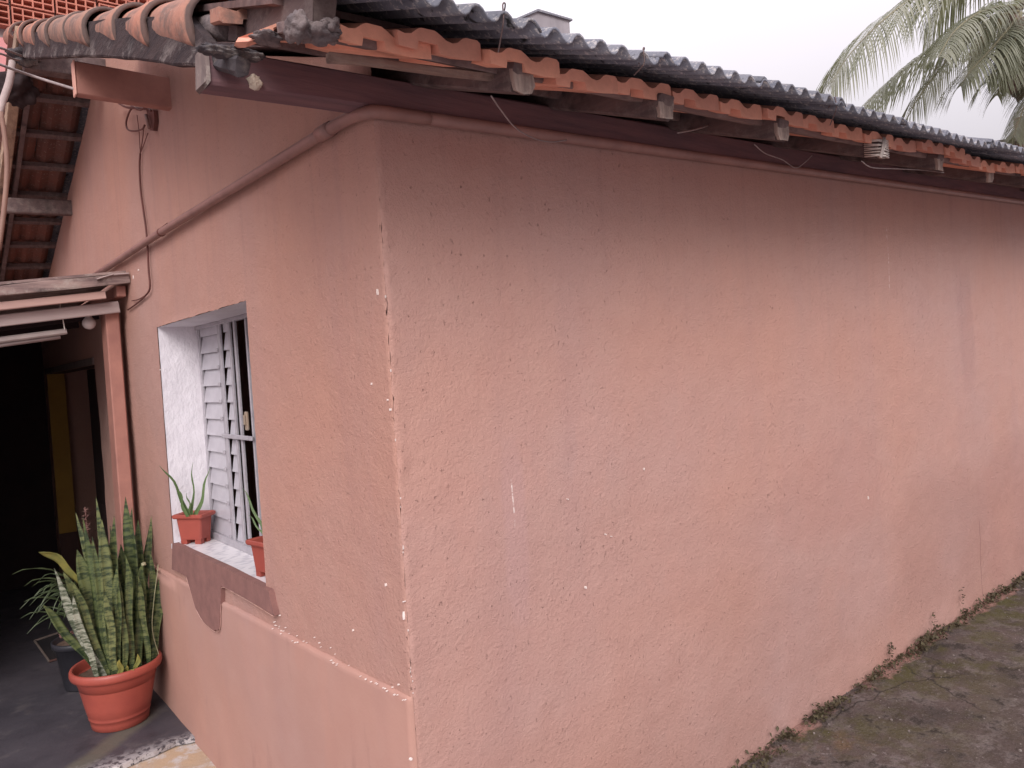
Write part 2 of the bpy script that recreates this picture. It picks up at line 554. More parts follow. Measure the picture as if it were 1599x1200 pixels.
m_redw = simple('red_brown_wall', (.34, .13, .11), (.28, .11, .10), 2, .9, 30, .003, var=0)
m_weed = simple('small_weed_leaf', (.085, .072, .035), (.055, .04, .027), 40, .7, 60, 0, var=0)

def floor_paint():
    q = Mat('worn_blue_grey_floor', .55, .35).world()
    x, y, z = q.xyz()
    c = q.mix(q.noise(2.2, 5, .6, None, .3, .7), (.048, .044, .053), (.072, .064, .074))
    c = q.mix(q.mth('MULTIPLY', q.noise(6, 6, .7, q.map((1, 1, 1)), .56, .66), .45), c, (.12, .105, .105))
    c = q.mix(q.mth('MULTIPLY', q.noise(4, 4, .6, None, .6, .7), .6), c, (.03, .027, .032))
    # greenish run-off from the pot
    p = at(200, 1140, 'z', 0.02); e = at(120, 1199, 'z', 0.02)
    d = (e - p).normalized()
    u = q.mth('ADD', q.mth('MULTIPLY', q.mth('SUBTRACT', x, p.x), d.x), q.mth('MULTIPLY', q.mth('SUBTRACT', y, p.y), d.y))
    vv = q.mth('ABSOLUTE', q.mth('SUBTRACT', q.mth('MULTIPLY', q.mth('SUBTRACT', x, p.x), -d.y), q.mth('MULTIPLY', q.mth('SUBTRACT', y, p.y), -d.x)))
    f = q.mth('MULTIPLY', q.rng(q.mth('ADD', vv, q.mth('MULTIPLY', q.noise(8, 3, .6), .05)), .10, .055), q.rng(u, -.25, -.1))
    c = q.mix(q.mth('MULTIPLY', f, .55), c, (.15, .14, .10))
    # chipped, whitened rim of the paint
    f2 = q.mth('MULTIPLY', q.rng(q.mth('ADD', y, q.mth('MULTIPLY', q.noise(14, 5, .7), .16)), 2.33, 2.17), q.noise(40, 5, .7, None, .42, .5))
    c = q.mix(f2, c, (.50, .47, .47))
    q.col(c)
    q.l(q.rng(q.noise(5, 4, .6), .3, .7, .4, .75), q.b.inputs['Roughness'])
    q.bump(q.noise(12, 5, .6), .004)
    q.bump(q.noise(90, 3, .6), .0008)
    return q.m
m_floor = floor_paint()
def yard():
    q = Mat('pale_cement_yard', .9, .2).world()
    c = q.mix(q.noise(5, 5, .65, None, .35, .65), (.46, .33, .22), (.40, .31, .24))
    c = q.mix(q.noise(10, 5, .7, None, .5, .62), c, (.50, .46, .44))
    q.col(c); q.bump(q.noise(30, 5, .7), .005)
    return q.m
m_yard = yard()
def mossy():
    q = Mat('mossy_old_concrete', .92, .2).world()
    x, y, z = q.xyz()
    c = q.mix(q.noise(3.0, 6, .68, None, .35, .65), (.135, .10, .09), (.065, .049, .042))
    c = q.mix(q.mth('MULTIPLY', q.noise(8, 6, .78, None, .48, .57), .75), c, (.20, .165, .155))
    c = q.mix(q.mth('MULTIPLY', q.noise(24, 5, .75, None, .6, .68), .7), c, (.30, .26, .25))
    # moss thickest close to the wall foot
    near = q.rng(q.mth('ADD', y, q.mth('MULTIPLY', q.noise(2.2, 3, .6), .9)), -.25, .45)
    moss = q.mth('MULTIPLY', q.noise(3.3, 6, .72, None, .44, .58), q.mth('ADD', q.mth('MULTIPLY', near, .95), .02))
    c = q.mix(moss, c, (.085, .078, .024))
    c = q.mix(q.mth('MULTIPLY', q.noise(4, 6, .75, None, .55, .62), .85), c, (.035, .027, .022))
    # reddish earth ring
    c = q.mix(q.mth('MULTIPLY', q.noise(1.8, 5, .7, None, .6, .68), .35), c, (.24, .13, .07))
    # salmon paint slopped along the wall foot
    f = q.rng(q.mth('ADD', y, q.mth('MULTIPLY', q.noise(7, 5, .7), .16)), .006, .03)
    f = q.mth('MULTIPLY', f, q.noise(3.2, 4, .6, None, .40, .5))
    c = q.mix(q.mth('MULTIPLY', f, .9), c, (.36, .20, .165))
    vo = q.n('ShaderNodeTexVoronoi', feature='DISTANCE_TO_EDGE'); vo.inputs['Scale'].default_value = 1.1
    wv = q.n('ShaderNodeVectorMath', operation='ADD'); nn = q.n('ShaderNodeTexNoise'); nn.inputs['Scale'].default_value = 4; nn.inputs['Detail'].default_value = 5
    q.l(q.tc, nn.inputs['Vector']); sc_ = q.n('ShaderNodeVectorMath', operation='SCALE'); sc_.inputs['Scale'].default_value = .35
    q.l(nn.outputs['Color'], sc_.inputs[0]); q.l(q.tc, wv.inputs[0]); q.l(sc_.outputs[0], wv.inputs[1]); q.l(wv.outputs[0], vo.inputs['Vector'])
    crack = q.mth('MULTIPLY', q.rng(vo.outputs['Distance'], .012, .002), q.noise(1.4, 3, .6, None, .42, .55))
    c = q.mix(q.mth('MULTIPLY', crack, .8), c, (.03, .024, .02))
    c = q.mix(q.mth('MULTIPLY', q.noise(130, 3, .8, None, .56, .66), .45), c, (.24, .205, .195))
    c = q.mix(q.mth('MULTIPLY', q.noise(85, 4, .8, None, .56, .64), .6), c, (.03, .024, .02))
    q.col(c)
    q.bump(q.noise(5, 6, .6), .03)
    q.bump(q.noise(45, 6, .8), .014)
    return q.m
m_moss = mossy()

# ------------------------------------------------------------------ setting: ground
def nz(a, b, c, s): return noise.noise(Vector((a * s, b * s, c * s)))
def grid_sheet(name, x0, x1, y0, y1, nx, ny, zf, mat):
    vs = []; fs = []
    for j in range(ny + 1):
        for i in range(nx + 1):
            x = x0 + (x1 - x0) * i / nx; y = y0 + (y1 - y0) * j / ny
            vs.append((x, y, zf(x, y)))
    for j in range(ny):
        for i in range(nx):
            a = j * (nx + 1) + i
            fs.append((a, a + 1, a + nx + 2, a + nx + 1))
    return obj(name, vs, fs, mat, smooth=True)
g = MB().add([(-250, -250, -.02), (250, -250, -.02), (250, 250, -.02), (-250, 250, -.02)], [(0, 1, 2, 3)]).build('ground', simple('worn_grey_concrete', (.33, .28, .275), (.25, .21, .21), 3, .9, 40, .004, var=0))
tag(g, kind='structure')
tag(grid_sheet('cement_apron', -3.2, .0, 1.35, 2.4, 40, 20, lambda x, y: -.010 + .004 * nz(x, y, 0, 3), m_yard), kind='structure')
# porch floor: painted screed with a broken front edge
front = []
n = 60
for i in range(n + 1):
    x = -3.2 + 3.215 * i / n
    yb = 2.13 + .10 * noise.noise(Vector((x * 1.7, 3.1, 0))) + .05 * noise.noise(Vector((x * 9, 1.1, 0))) + .02 * noise.noise(Vector((x * 34, 0, 0)))
    if x > -.2: yb += .06 - .5 * abs(x + .13)
    front.append((x, yb))
vs = []; fs = []
for (x, y) in front: vs += [(x, y, -.005), (x, y + .004, .018), (x, 6.5, .018)]
for i in range(n):
    a = 3 * i
    fs += [(a, a + 3, a + 4, a + 1), (a + 1, a + 4, a + 5, a + 2)]
tag(obj('porch_floor', vs, fs, m_floor), kind='structure')
def pathz(x, y): return .115 + .0145 * x + .018 * noise.noise(Vector((x * 1.1, y * 1.1, 0))) + .05 * y * 0
vs = []
p = grid_sheet('side_path', .45, 9.5, -3.5, .05, 150, 60, pathz, m_moss)
tag(p, kind='structure')
tag(MB().prism([(.45, -3.5, pathz(.45, -3.5) - .0005), (.45, .05, pathz(.45, .05) - .0005), (.45, .05, -.02), (.45, -3.5, -.02)], (.02, 0, 0)).build('path_edge', m_moss), kind='structure')

# ------------------------------------------------------------------ the house
SL = .364                       # roof pitch
YR = 3.06                       # ridge
XT = .0356                      # the eaves climb slightly along the side wall
LX = 8.2                        # length of the side wall
def zroof(y, base=2.53):        # top of wall / underside of the rafters' tops
    return base + SL * (y if y < YR else 2 * YR - y)
house = empty('house', (3, 3, 0), 'salmon pink rendered house with tiled and corrugated roof beside the mossy path', 'house')

def nz(a, b, c, s): return noise.noise(Vector((a * s, b * s, c * s)))
def corner(z):
    return Vector((.004 + .003 * nz(0, 0, z, 9) + .005 * nz(2, 0, z, 38) + .004 * nz(5, 0, z, 95), .003 + .003 * nz(0, 7, z, 8) + .005 * nz(0, 3, z, 42), z))
def frange(a, b, s):
    n = max(1, int(round((b - a) / s)))
    return [a + (b - a) * i / n for i in range(n)]
ZS = frange(-.1, 3.0, .02) + [3.0]
xs = [0, .008, .018, .032, .05] + frange(.075, LX, .04) + [LX]
vs = []; fs = []
for j, z in enumerate(ZS):
    for i, x in enumerate(xs):
        zz = min(z, 2.46 + XT * x)
        if i == 0:
            vs.append(corner(zz)); continue
        f = min(1, x / .12)
        bead = -.003 * math.exp(-((x - .014) / .014) ** 2) * (.4 + 1.6 * nz(x, 0, zz, 30) + 1.2 * nz(x, 4, zz, 80))
        y = (.006 * nz(x, 0, zz, 1.3) + .0035 * nz(x, 5, zz, 4.5) + .0018 * nz(x, 9, zz, 13)) * f + .002 * nz(x, 2, zz, 40) * (1 - f) + bead
        vs.append((x, y, zz))
nx = len(xs)
for j in range(len(ZS) - 1):
    for i in range(nx - 1):
        a = j * nx + i
        if ZS[j] >= 2.46 + XT * xs[i + 1]: continue
        fs.append((a, a + 1, a + nx + 1, a + nx))
obj('side_wall', vs, fs, m_side, house, True)

# gable wall, with openings for the window and the porch doorway
WY0, WY1, WZ0, WZ1 = 1.03, 2.31, .955, 2.055
DY0, DY1, DZ1 = 3.98, 6.215, 1.93
ys = [0, .008, .018, .032, .05] + frange(.075, WY0, .03) + frange(WY0, WY1, .03) + frange(WY1, DY0, .04) + frange(DY0, DY1, .1) + frange(DY1, 6.5, .1) + [6.5]
zs = frange(-.1, WZ0, .02) + frange(WZ0, DZ1, .02) + [DZ1] + frange(DZ1 + .018, WZ1, .02) + frange(WZ1, 3.75, .02) + [3.75]
vs = []; fs = []
ny = len(ys)
for j, z in enumerate(zs):
    for i, y in enumerate(ys):
        zz = min(z, zroof(y, 2.585))
        if i == 0:
            vs.append(corner(zz)); continue
        f = min(1, y / .12)
        x = (.005 * nz(1, y, zz, 1.3) + .003 * nz(5, y, zz, 4.5) + .0015 * nz(9, y, zz, 13)) * f
        yy = y
        if WZ0 - .001 <= zz <= WZ1 + .001 and (abs(y - WY0) < 1e-4 or abs(y - WY1) < 1e-4):
            k = .006 * abs(nz(y, 0, zz, 33)) + .006 * abs(nz(y, 4, zz, 90)); yy += k if y < 1.5 else -k
            x = -.003
        if WY0 - .001 <= y <= WY1 + .001 and abs(zz - WZ1) < 1e-4:
            zz -= .005 * abs(nz(y, 0, 0, 30)) + .006 * abs(nz(y, 4, 0, 80)); x = -.003
        vs.append((x, yy, zz))
for j in range(len(zs) - 1):
    for i in range(ny - 1):
        yc = (ys[i] + ys[i + 1]) / 2; zc = (zs[j] + zs[j + 1]) / 2
        if WY0 < yc < WY1 and WZ0 < zc < WZ1: continue
        if DY0 < yc < DY1 and zc < DZ1: continue
        if zs[j] >= max(zroof(ys[i], 2.585), zroof(ys[i + 1], 2.585)): continue
        a = j * ny + i
        fs.append((a, a + ny, a + ny + 1, a + 1))
obj('gable_wall', vs, fs, m_gable, house, True)
# plain walls out of view that close the house
MB().box((LX, .05, -.1), (LX + .14, 6.5, 2.6)).build('end_wall', m_side, house)
MB().box((0.02, 6.42, -.1), (LX, 6.56, 2.5)).build('back_wall', m_gable, house)

# smoother second coat on the lower part of the gable wall, a lip along its top
def seam(y):
    return .865 - .036 * y + .004 * nz(0, y, 0, 11) + .003 * nz(0, y, 3, 40)
yl = frange(0.0, 2.95, .03) + [2.95]
rows = [-.1, 0, .1, .2, .3, .4, .5, .6, .7, .76]
vs = []; fs = []
for i, y in enumerate(yl):
    s_ = seam(y)
    cut = 0
    col = [(-.012 + .004 * nz(1, y, z, 2.0) + .002 * nz(3, y, z, 7), y + (.002 if i == 0 else 0), z) for z in rows if z < 1]
    tf = .35 + .65 * min(1, y / .12)
    col += [(-.012, y, s_ - .02), (-.0132 + .001 * nz(1, y, 0, 30), y, s_ - .006), (-.009, y, s_), (.006, y, s_ + .004)]
    col = [(c[0] * tf, c[1], c[2]) for c in col]
    if i == 0: col = [(c[0] - .001, -.003, c[2]) for c in col]
    if i == 0:
        vs += [(.004, .0, c[2]) for c in col]
    vs += col
nr = len(rows) + 4
for i in range(len(yl)):
    for j in range(nr - 1):
        a = i * nr + j
        fs.append((a, a + 1, a + nr + 1, a + nr))
obj('lower_render', vs, fs, m_low, house, True)

# bare cement where the old render was cut away under the sill
def onx(px, py, x=0.0): return at(px, py, 'x', x)
def patch(name, pts, x, th, mat, parent):
    P = [onx(a, b, x) for a, b in pts]
    Q = []
    for i, p_ in enumerate(P):
        q_ = P[(i + 1) % len(P)]
        for k in range(6):
            v = p_.lerp(q_, k / 6)
            v += Vector((0, .004 * nz(v.y, v.z, 0, 45), .004 * nz(v.y, v.z, 7, 45)))
            Q.append(v)
    return MB().prism(Q, (th, 0, 0)).build(name, mat, parent)
patch('cement_patch', [(269, 849), (345, 884), (419, 922), (428, 962), (400, 944), (372, 928), (345, 915), (344, 950), (342, 983), (334, 985), (318, 972), (305, 950), (297, 922), (291, 900), (280, 895), (268, 889)], -.0185, .03, m_patch, house)
# rounded edge of the old render round the tongue of bare cement
lip = [onx(a, b, -.0165) for a, b in ((291, 902), (298, 924), (306, 951), (318, 972), (334, 986), (343, 984), (345, 950), (346, 918), (372, 930), (400, 946), (427, 963))]
MB().tube(spline(lip, 60), [.0019 + .0014 * nz(i, 0, 0, .9) for i in range(61)], 6).build('render_edge', m_low, house, True)
# white chips where the paint has been knocked off
chips = MB()
def chip(px, py, w_, h_, plane):
    c = at(px, py, plane, -.004)
    u = Vector((1, 0, 0)) if plane == 'y' else Vector((0, 1, 0))
    nrm = Vector((0, -1, 0)) if plane == 'y' else Vector((-1, 0, 0))
    k = 7; P = []
    for i in range(k):
        a = 2 * math.pi * i / k; rr = random.uniform(.6, 1.1)
        w_, h_ = w_ * (.955 if w_ < .0045 else 1), h_ * .97
        P.append(c + u * math.cos(a) * w_ * rr + Vector((0, 0, 1)) * math.sin(a) * h_ * rr + nrm * .002)
    chips.prism(P, nrm * -.008)
for (px, py, w_, h_, pl) in ((589, 457, .002, .011, 'x'), (630, 962, .003, .016, 'x'), (630, 940, .004, .002, 'x'), (602, 914, .002, .006, 'x'), (551, 985, .001, .005, 'x'), (642, 1186, .005, .004, 'y'), (609, 640, .002, .004, 'x'), (605, 625, .0015, .003, 'x'),
                             (915, 918, .003, .006, 'y'), (946, 835, .002, .003, 'y'), (1006, 733, .0015, .006, 'y'), (580, 600, .0015, .005, 'x'), (887, 780, .003, .003, 'y'), (1356, 778, .002, .010, 'y'), (955, 838, .002, .002, 'y'), (208, 433, .004, .012, 'x'), (216, 422, .003, .006, 'x'), (250, 578, .003, .005, 'x')):
    chip(px, py, w_, h_, pl)
for i in range(48):
    y = random.uniform(0, 1.0) ** 1.3; z = seam(y) + random.expovariate(70) - .004
    c = Vector((-.002 if z > seam(y) + .004 else -.016, y, z)); r_ = random.uniform(.0008, .0022)
    chips.prism([c + Vector((-.003, r_ * math.cos(a) * 1.4, r_ * math.sin(a))) for a in (0, 1.3, 2.5, 3.8, 5.0)], (.006, 0, 0))
for i in range(30):
    z = random.uniform(.1, 2.2) if i % 2 else random.uniform(.5, .95); c = corner(z); r_ = random.uniform(.0008, .002)
    chips.prism([c + Vector((-.0015, r_ * math.cos(a) - .001, r_ * math.sin(a) * 2.2)) for a in (0, 1.3, 2.5, 3.8, 5.0)], (.004, .002, 0))
tag(chips.build('paint_chip', simple('bare_white_chip', (.78, .70, .66), (.66, .58, .54), 30, .9, 60, 0, var=0), house), kind='stuff')

# ---- window: reveal, sill, frame, louvres
FX = .195
vs = []; fs = []
def plaster(a, u, v, nu, nv, nrm):
    a = Vector(a); u = Vector(u); v = Vector(v); nrm = Vector(nrm)
    b = len(vs)
    for j in range(nv + 1):
        for i in range(nu + 1):
            p_ = a + u * (i / nu) + v * (j / nv)
            k = (.003 + .003 * nz(p_.x, p_.y, p_.z, 18)) * (0 if i == nu else 1)
            vs.append(p_ + nrm * k)
    for j in range(nv):
        for i in range(nu):
            q_ = b + j * (nu + 1) + i
            fs.append((q_, q_ + 1, q_ + nu + 2, q_ + nu + 1))
win = obj('window_reveal', *(lambda: (plaster((0, WY1, WZ0), (FX + .03, 0, 0), (0, 0, WZ1 - WZ0), 8, 40, (0, -1, 0)), plaster((0, WY0, WZ1), (FX + .03, 0, 0), (0, WY1 - WY0, 0), 8, 40, (0, 0, -1)), plaster((0, WY0, WZ0), (FX + .03, 0, 0), (0, 0, WZ1 - WZ0), 8, 40, (0, 1, 0)), (vs, fs))[3])(), m_reveal, house, True)
sill = MB().prism([(-.014, WY0 + .02, WZ0 - .026), (.01, WY0 - .002, WZ0 - .026), (FX + .03, WY0 - .002, WZ0 - .026), (FX + .03, WY1 + .002, WZ0 - .026), (-.012, WY1 + .002, WZ0 - .026)], (0, 0, .024)).build('window_sill', m_marble, house)
window = MB()
for (y, wd, dx) in ((2.295, .03, 0), (1.975, .035, 0), (1.925, .014, -.012), (1.81, .018, -.004), (1.752, .022, 0), (1.60, .014, 0), (1.045, .03, 0)):
    window.box((FX - .006 + dx, y - wd / 2, WZ0), (FX + .006 + dx, y + wd / 2, WZ1 - .006), .0015)
window.box((FX - .018, WY0 + .004, WZ1 - .022), (FX + .010, WY1 - .004, WZ1 - .004), .002)
window.box((FX - .022, WY0 + .004, WZ0 - .001), (FX + .022, WY1 - .004, WZ0 + .032), .002)
window = window.build('window', m_alu, house)
MB().box((FX - .022, 1.575, 1.485), (FX - .012, 1.985, 1.505), .002).build('crossbar', m_alu, window)
MB().box((FX - .02, 1.625, 1.53), (FX - .008, 1.655, 1.615), .003).box((FX - .028, 1.632, 1.555), (FX - .02, 1.648, 1.60), .002).build('latch', simple('brassy_latch', (.33, .25, .18), (.25, .2, .16), 20, .5, 60, 0, .4, var=0), window)
BH = .0835
def blade(y0, y1):
    b = MB()
    q_ = [(FX - .028, 0), (FX + .012, .098)]
    for yy in [0]:
        b.add([(FX - .006, y0, -.004), (FX - .006, y1, -.004), (FX + .010, y1, .088), (FX + .010, y0, .088), (FX - .003, y0, -.005), (FX - .003, y1, -.005), (FX + .013, y1, .087), (FX + .013, y0, .087)],
              [(0, 1, 2, 3), (7, 6, 5, 4), (0, 4, 5, 1), (1, 5, 6, 2), (2, 6, 7, 3), (3, 7, 4, 0)])
    return b
for (y0, y1) in ((2.0, 2.272), (1.825, 1.912)):
    first = None
    for k in range(12):
        z = WZ0 + .038 + k * BH
        if first is None:
            b = blade(y0, y1)
            for v in b.v: v.z += z
            first = b.build('louvre_blade', m_blade, window)
            base = Vector(WO[first.name])
        else:
            dup(first, base + Vector((0, 0, k * BH)), window)
MB().box((FX - .002, 2.0, WZ1 - .062), (FX + .004, 2.272, WZ1 - .02), .001).build('top_pane', m_blade, window)
MB().box((FX - .002, 1.825, WZ1 - .062), (FX + .004, 1.912, WZ1 - .02), .001).build('top_pane', m_blade, window)
lv0 = MB().box((FX - .014, 1.985, WZ0 + .03), (FX - .007, 2.008, WZ0 + .048), .0015).build('louvre_clip', simple('clip_metal', (.42, .40, .43), (.36, .33, .36), 30, .4, 60, 0, .5, var=0), window)
for k in range(1, 12): dup(lv0, Vector(WO[lv0.name]) + Vector((0, 0, k * BH)), window)

# ---- doorway under the porch
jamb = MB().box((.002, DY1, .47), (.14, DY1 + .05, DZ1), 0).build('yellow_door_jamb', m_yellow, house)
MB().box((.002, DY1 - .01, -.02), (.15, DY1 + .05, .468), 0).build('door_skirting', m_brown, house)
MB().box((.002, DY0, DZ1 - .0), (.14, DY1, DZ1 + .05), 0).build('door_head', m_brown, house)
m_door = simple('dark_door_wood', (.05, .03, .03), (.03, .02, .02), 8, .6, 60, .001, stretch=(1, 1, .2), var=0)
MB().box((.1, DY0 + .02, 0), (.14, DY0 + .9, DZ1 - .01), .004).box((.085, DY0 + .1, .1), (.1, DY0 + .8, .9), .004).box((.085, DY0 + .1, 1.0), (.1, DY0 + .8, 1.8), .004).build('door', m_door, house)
MB().box((-.012, DY0, DZ1 + .002), (.0, DY1, DZ1 + .05), .002).build('door_lintel_trim', simple('grey_trim', (.2, .16, .14), (.14, .1, .1), 8, .8, 60, 0, var=0), house)

# ---- roof frame
def T(x, y, z): return Vector((x, y, z + XT * x))
# deck (closes the roof above the rafters)
def slope_slab(x0, x1, y0, y1, z0, th, mat, name, parent, far=False):
    b = MB()
    def zz(y): return z0 + SL * ((y if not far else 2 * YR - y))
    P = [T(x0, y0, zz(y0)), T(x1, y0, zz(y0)), T(x1, y1, zz(y1)), T(x0, y1, zz(y1))]
    b.prism(P, (0, 0, th))
    return b.build(name, mat, parent)
m_deck = old_wood('dark_roof_boards', (.17, .105, .095), (.10, .065, .065), .1, 0)  # dark tone for the boards under the roof covering
slope_slab(-.02, LX + .4, -.30, YR, 2.612, .018, m_deck, 'roof_deck', house)
slope_slab(.02, LX + .4, YR, 6.9, 2.612, .018, m_deck, 'roof_deck', house, True)
# wall-plate purlin that carries on past the corner, and the purlins above it
def purlin(y, zb, w_, h_, x0, x1, mat, nm='purlin'):
    b = MB().beam(T(x0, y, zb + h_ / 2), T(x1, y, zb + h_ / 2), w_, h_, seg=int((x1 - x0) / .25) + 1, jit=.0018, bev=.006)
    return b.build(nm, mat, house)
m_plate = old_wood('stained_plate_wood', (.20, .11, .115), (.12, .075, .085), .0, 0)
pl = purlin(.022, 2.452, .075, .085, -.428, LX + .3, m_plate)
e = MB().box((-.436, -.02, 2.434), (-.424, .064, 2.528), .008, .004).build('weathered_end', old_wood('frayed_plate_end', (.22, .17, .155), (.10, .08, .08), .6, 2), pl)
p1 = MB().box((-.372, 1.80, 2.998), (.05, 1.85, 3.135), .004).build('purlin', m_dark_salmon, house)
MB().box((-.379, 1.797, 2.994), (-.3722, 1.853, 3.139), .003).build('painted_end', simple('fresh_salmon_end', (.62, .34, .27), (.55, .3, .24), 6, .7, 60, 0, var=0), p1)
purlin(YR - .02, 3.52, .09, .12, -.40, LX, m_raft)
purlin(4.4, 3.02, .07, .10, -.40, LX, m_raft)
purlin(5.7, 2.55, .07, .10, -.40, LX, m_raft)
# rafters with their weathered tips below the eave tiles
TIPS = [.145, .655, 1.235, 1.91, 2.465, 3.11, 3.59, 4.28, 4.8, 5.35, 6.05, 6.6, 7.2, 7.8]
def rafter(x, first):
    w_, h_ = (.062, .068) if first else (.06, .066)
    y0 = -.445 + (0 if x < 2.2 else random.uniform(.0, .05))
    c0 = T(x, y0, 2.372 + .0 + h_ / 2); c1 = T(x, 2.9, 2.372 + SL * (2.9 - y0) + h_ / 2)
    r_ = MB().beam(c0, c1, w_, h_, seg=10, jit=.0015, bev=.005).build('rafter', m_raft, house)
    # frayed end
    b = MB(); P = []
    n_ = 10
    for i in range(n_):
        a = 2 * math.pi * (i + .5) / n_
        sx = max(-1, min(1, 1.35 * math.cos(a))); sz = max(-1, min(1, 1.35 * math.sin(a)))
        P.append(T(x + sx * w_ * .52 * random.uniform(.93, 1.05), y0 - .004 + random.uniform(-.004, .003), 2.372 + h_ / 2 + sz * h_ * .52 * random.uniform(.9, 1.06)))
    b.prism(P, (0, .012, .012 * SL)).build('weathered_end', m_tip, r_)
    return r_
for i, x in enumerate(TIPS): rafter(x, i == 0)
# battens across the rafters near the eave; the first shows its grey edge
def batten(y, x0, x1, w_=.05, h_=.022, mat=None, dz=0.0, nm='batten', par=None, far=False):
    z = 2.60 + SL * ((y if not far else 2 * YR - y)) + dz
    up = (0, -SL, 1) if not far else (0, SL, 1)
    return MB().beam(T(x0, y, z), T(x1, y, z), w_, h_, up=up, seg=max(2, int((x1 - x0) / .35)), jit=.0015, bev=.003).build(nm, mat or m_batt, par or house)
batten(-.372, -.40, LX + .3, .05, .020, dz=-.016)
batten(-.05, -.38, 1.2, .05, .03, dz=-.02, mat=m_raft)
# pale brown plank under the first battens, near the corner
MB().beam(at(512, 90, 'y', -.37), at(796, 124, 'y', -.37), .02, .018, seg=5, jit=.0025).build('eave_board', old_wood('brown_plank', (.26, .18, .145), (.13, .09, .085), .2, 0), house)
# bargeboard up the gable with lichen along its lower edge
bb = MB()
n_ = 22; vs = []; fs = []
for i in range(n_ + 1):
    y = -.13 + (YR + .03 + .13) * i / n_
    zb = 1.75 + .783 + SL * (y - .14) + .012 * math.sin((y - .3) * 1.9) * (1 if y > .4 else .3) + .006 * nz(y, 0, 0, 5) + .002 * nz(y, 3, 0, 40)
    zt = zb + .06 + .065 * max(0, min(1, (y - .02) / .12))
    for (x, z) in ((-.412, zb), (-.416, zb + .006), (-.414, zt), (-.389, zt), (-.387, zb)):
        vs.append((x + .004 * nz(y, x, z, 6), y, z))
for i in range(n_):
    for k in range(5):
        a = i * 5 + k; b_ = i * 5 + (k + 1) % 5
        fs.append((a, b_, b_ + 5, a + 5))
fs += [(0, 1, 2, 3, 4), tuple(n_ * 5 + k for k in (4, 3, 2, 1, 0))]
bb.add(vs, fs); bb.build('bargeboard', m_barge, house)
# rake overhang: rafter just inside the bargeboard, deck strip of tiles seen from below
MB().beam(T(-.338, -.43, 2.612 - .1565), T(-.338, YR, 2.612 + SL * YR), .045, .075, seg=6, jit=.002).build('rafter', m_raft, house)
slope_slab(-.385, -.06, -.30, 2.2, 2.635, .016, m_deck, 'roof_deck', house)
# far slope of the gable overhang, underside in view: battens, rafter and clay tiles from below
def far_pt(x, y, dz=0.0): return Vector((x, y, 2.60 + SL * (2 * YR - y) + dz))
MB().beam(far_pt(-.40, YR - .05, -.03), far_pt(-.40, 6.75, -.03), .055, .085, up=(0, SL, 1), seg=8, jit=.003).build('rafter', old_wood('pale_verge_rafter', (.42, .31, .22), (.20, .13, .10), .25, 1), house)
MB().beam(far_pt(-.33, YR + .3, -.028), far_pt(-.33, 6.75, -.028), .03, .05, up=(0, SL, 1), seg=8, jit=.002).build('rafter', m_raft, house)
first = None
for k in range(11):
    y = YR + .12 + k * .335
    batten(y, -.43, .02, .045, .035, m_raft, -.004, 'batten', house, True)
    for cx in (-.335, -.125):
        b = MB()
        wv = .105; prof = []
        for i in range(9):
            u = -wv + 2 * wv * i / 8
            prof.append((u, .012 * math.cos(i / 8 * 4 * math.pi) + (.014 if i in (0, 8) else 0)))
        tv = []; tf = []
        for (yy, dz) in ((y - .005, .028), (y + .35, .004)):
            for (u, h) in prof: tv.append(far_pt(cx + u, yy, .02 + dz + h))
            for (u, h) in prof: tv.append(far_pt(cx + u, yy, .034 + dz + h))
        for i in range(8):
            tf += [(i, i + 1, i + 19, i + 18), (i + 9, i + 27, i + 28, i + 10), (i, i + 9, i + 10, i + 1), (i + 18, i + 19, i + 28, i + 27)]
        tf += [(0, 18, 27, 9), (8, 17, 35, 26)]
        if first is None:
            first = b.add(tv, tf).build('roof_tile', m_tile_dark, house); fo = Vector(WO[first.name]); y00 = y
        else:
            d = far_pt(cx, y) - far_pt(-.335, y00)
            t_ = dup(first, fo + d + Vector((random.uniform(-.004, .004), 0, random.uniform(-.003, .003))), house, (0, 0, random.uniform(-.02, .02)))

# ---- clay tiles showing their ends along the eave
def eave_tile():
    W_ = .214
    top = [(0, .031), (.018, .027), (.034, .030), (.050, .042), (.060, .046), (.094, .046), (.106, .040), (.122, .030), (.138, .027), (.152, .031), (.166, .042), (.176, .046), (.206, .046), (W_, .040)]
    bot = [(0, 0), (.045, -.002), (.050, .017), (.098, .017), (.103, -.002), (.16, -.003), (W_, .002)]
    P = [(u, h) for u, h in top] + [(u, h) for u, h in reversed(bot)]
    b = MB()
    f0 = [Vector((u, 0, h)) for u, h in P]
    n = len(P)
    # the back of the tile: same section, pushed up the slope
    b.add(f0 + [p_ + Vector((0, .36, .36 * SL + .0)) for p_ in f0], [tuple(range(n))] + [tuple(reversed(range(n, 2 * n)))] + [(i, (i + 1) % n, (i + 1) % n + n, i + n) for i in range(n)])
    return b
et = eave_tile()
o0 = T(-.18, -.44, 2.432)
for v in et.v: v += o0
tile0 = et.build('roof_tile', m_tile, house)
c0 = Vector(WO[tile0.name])
PT = .2195
for k in [-.58] + list(range(1, 39)):
    jz = random.uniform(-.005, .005) + (-.012 if random.random() < .3 else 0)
    if k < 0: jz = -.008
    d = Vector((k * PT, .02 if k < 0 else 0, k * PT * XT)) + Vector((random.uniform(-.006, .006), random.uniform(-.022, .014), jz))
    dup(tile0, c0 + d, house, (random.uniform(-.03, .03), R(-2.0) + random.uniform(-.02, .02), random.uniform(-.03, .03)))
tile0.rotation_euler = (0, R(-2), 0)
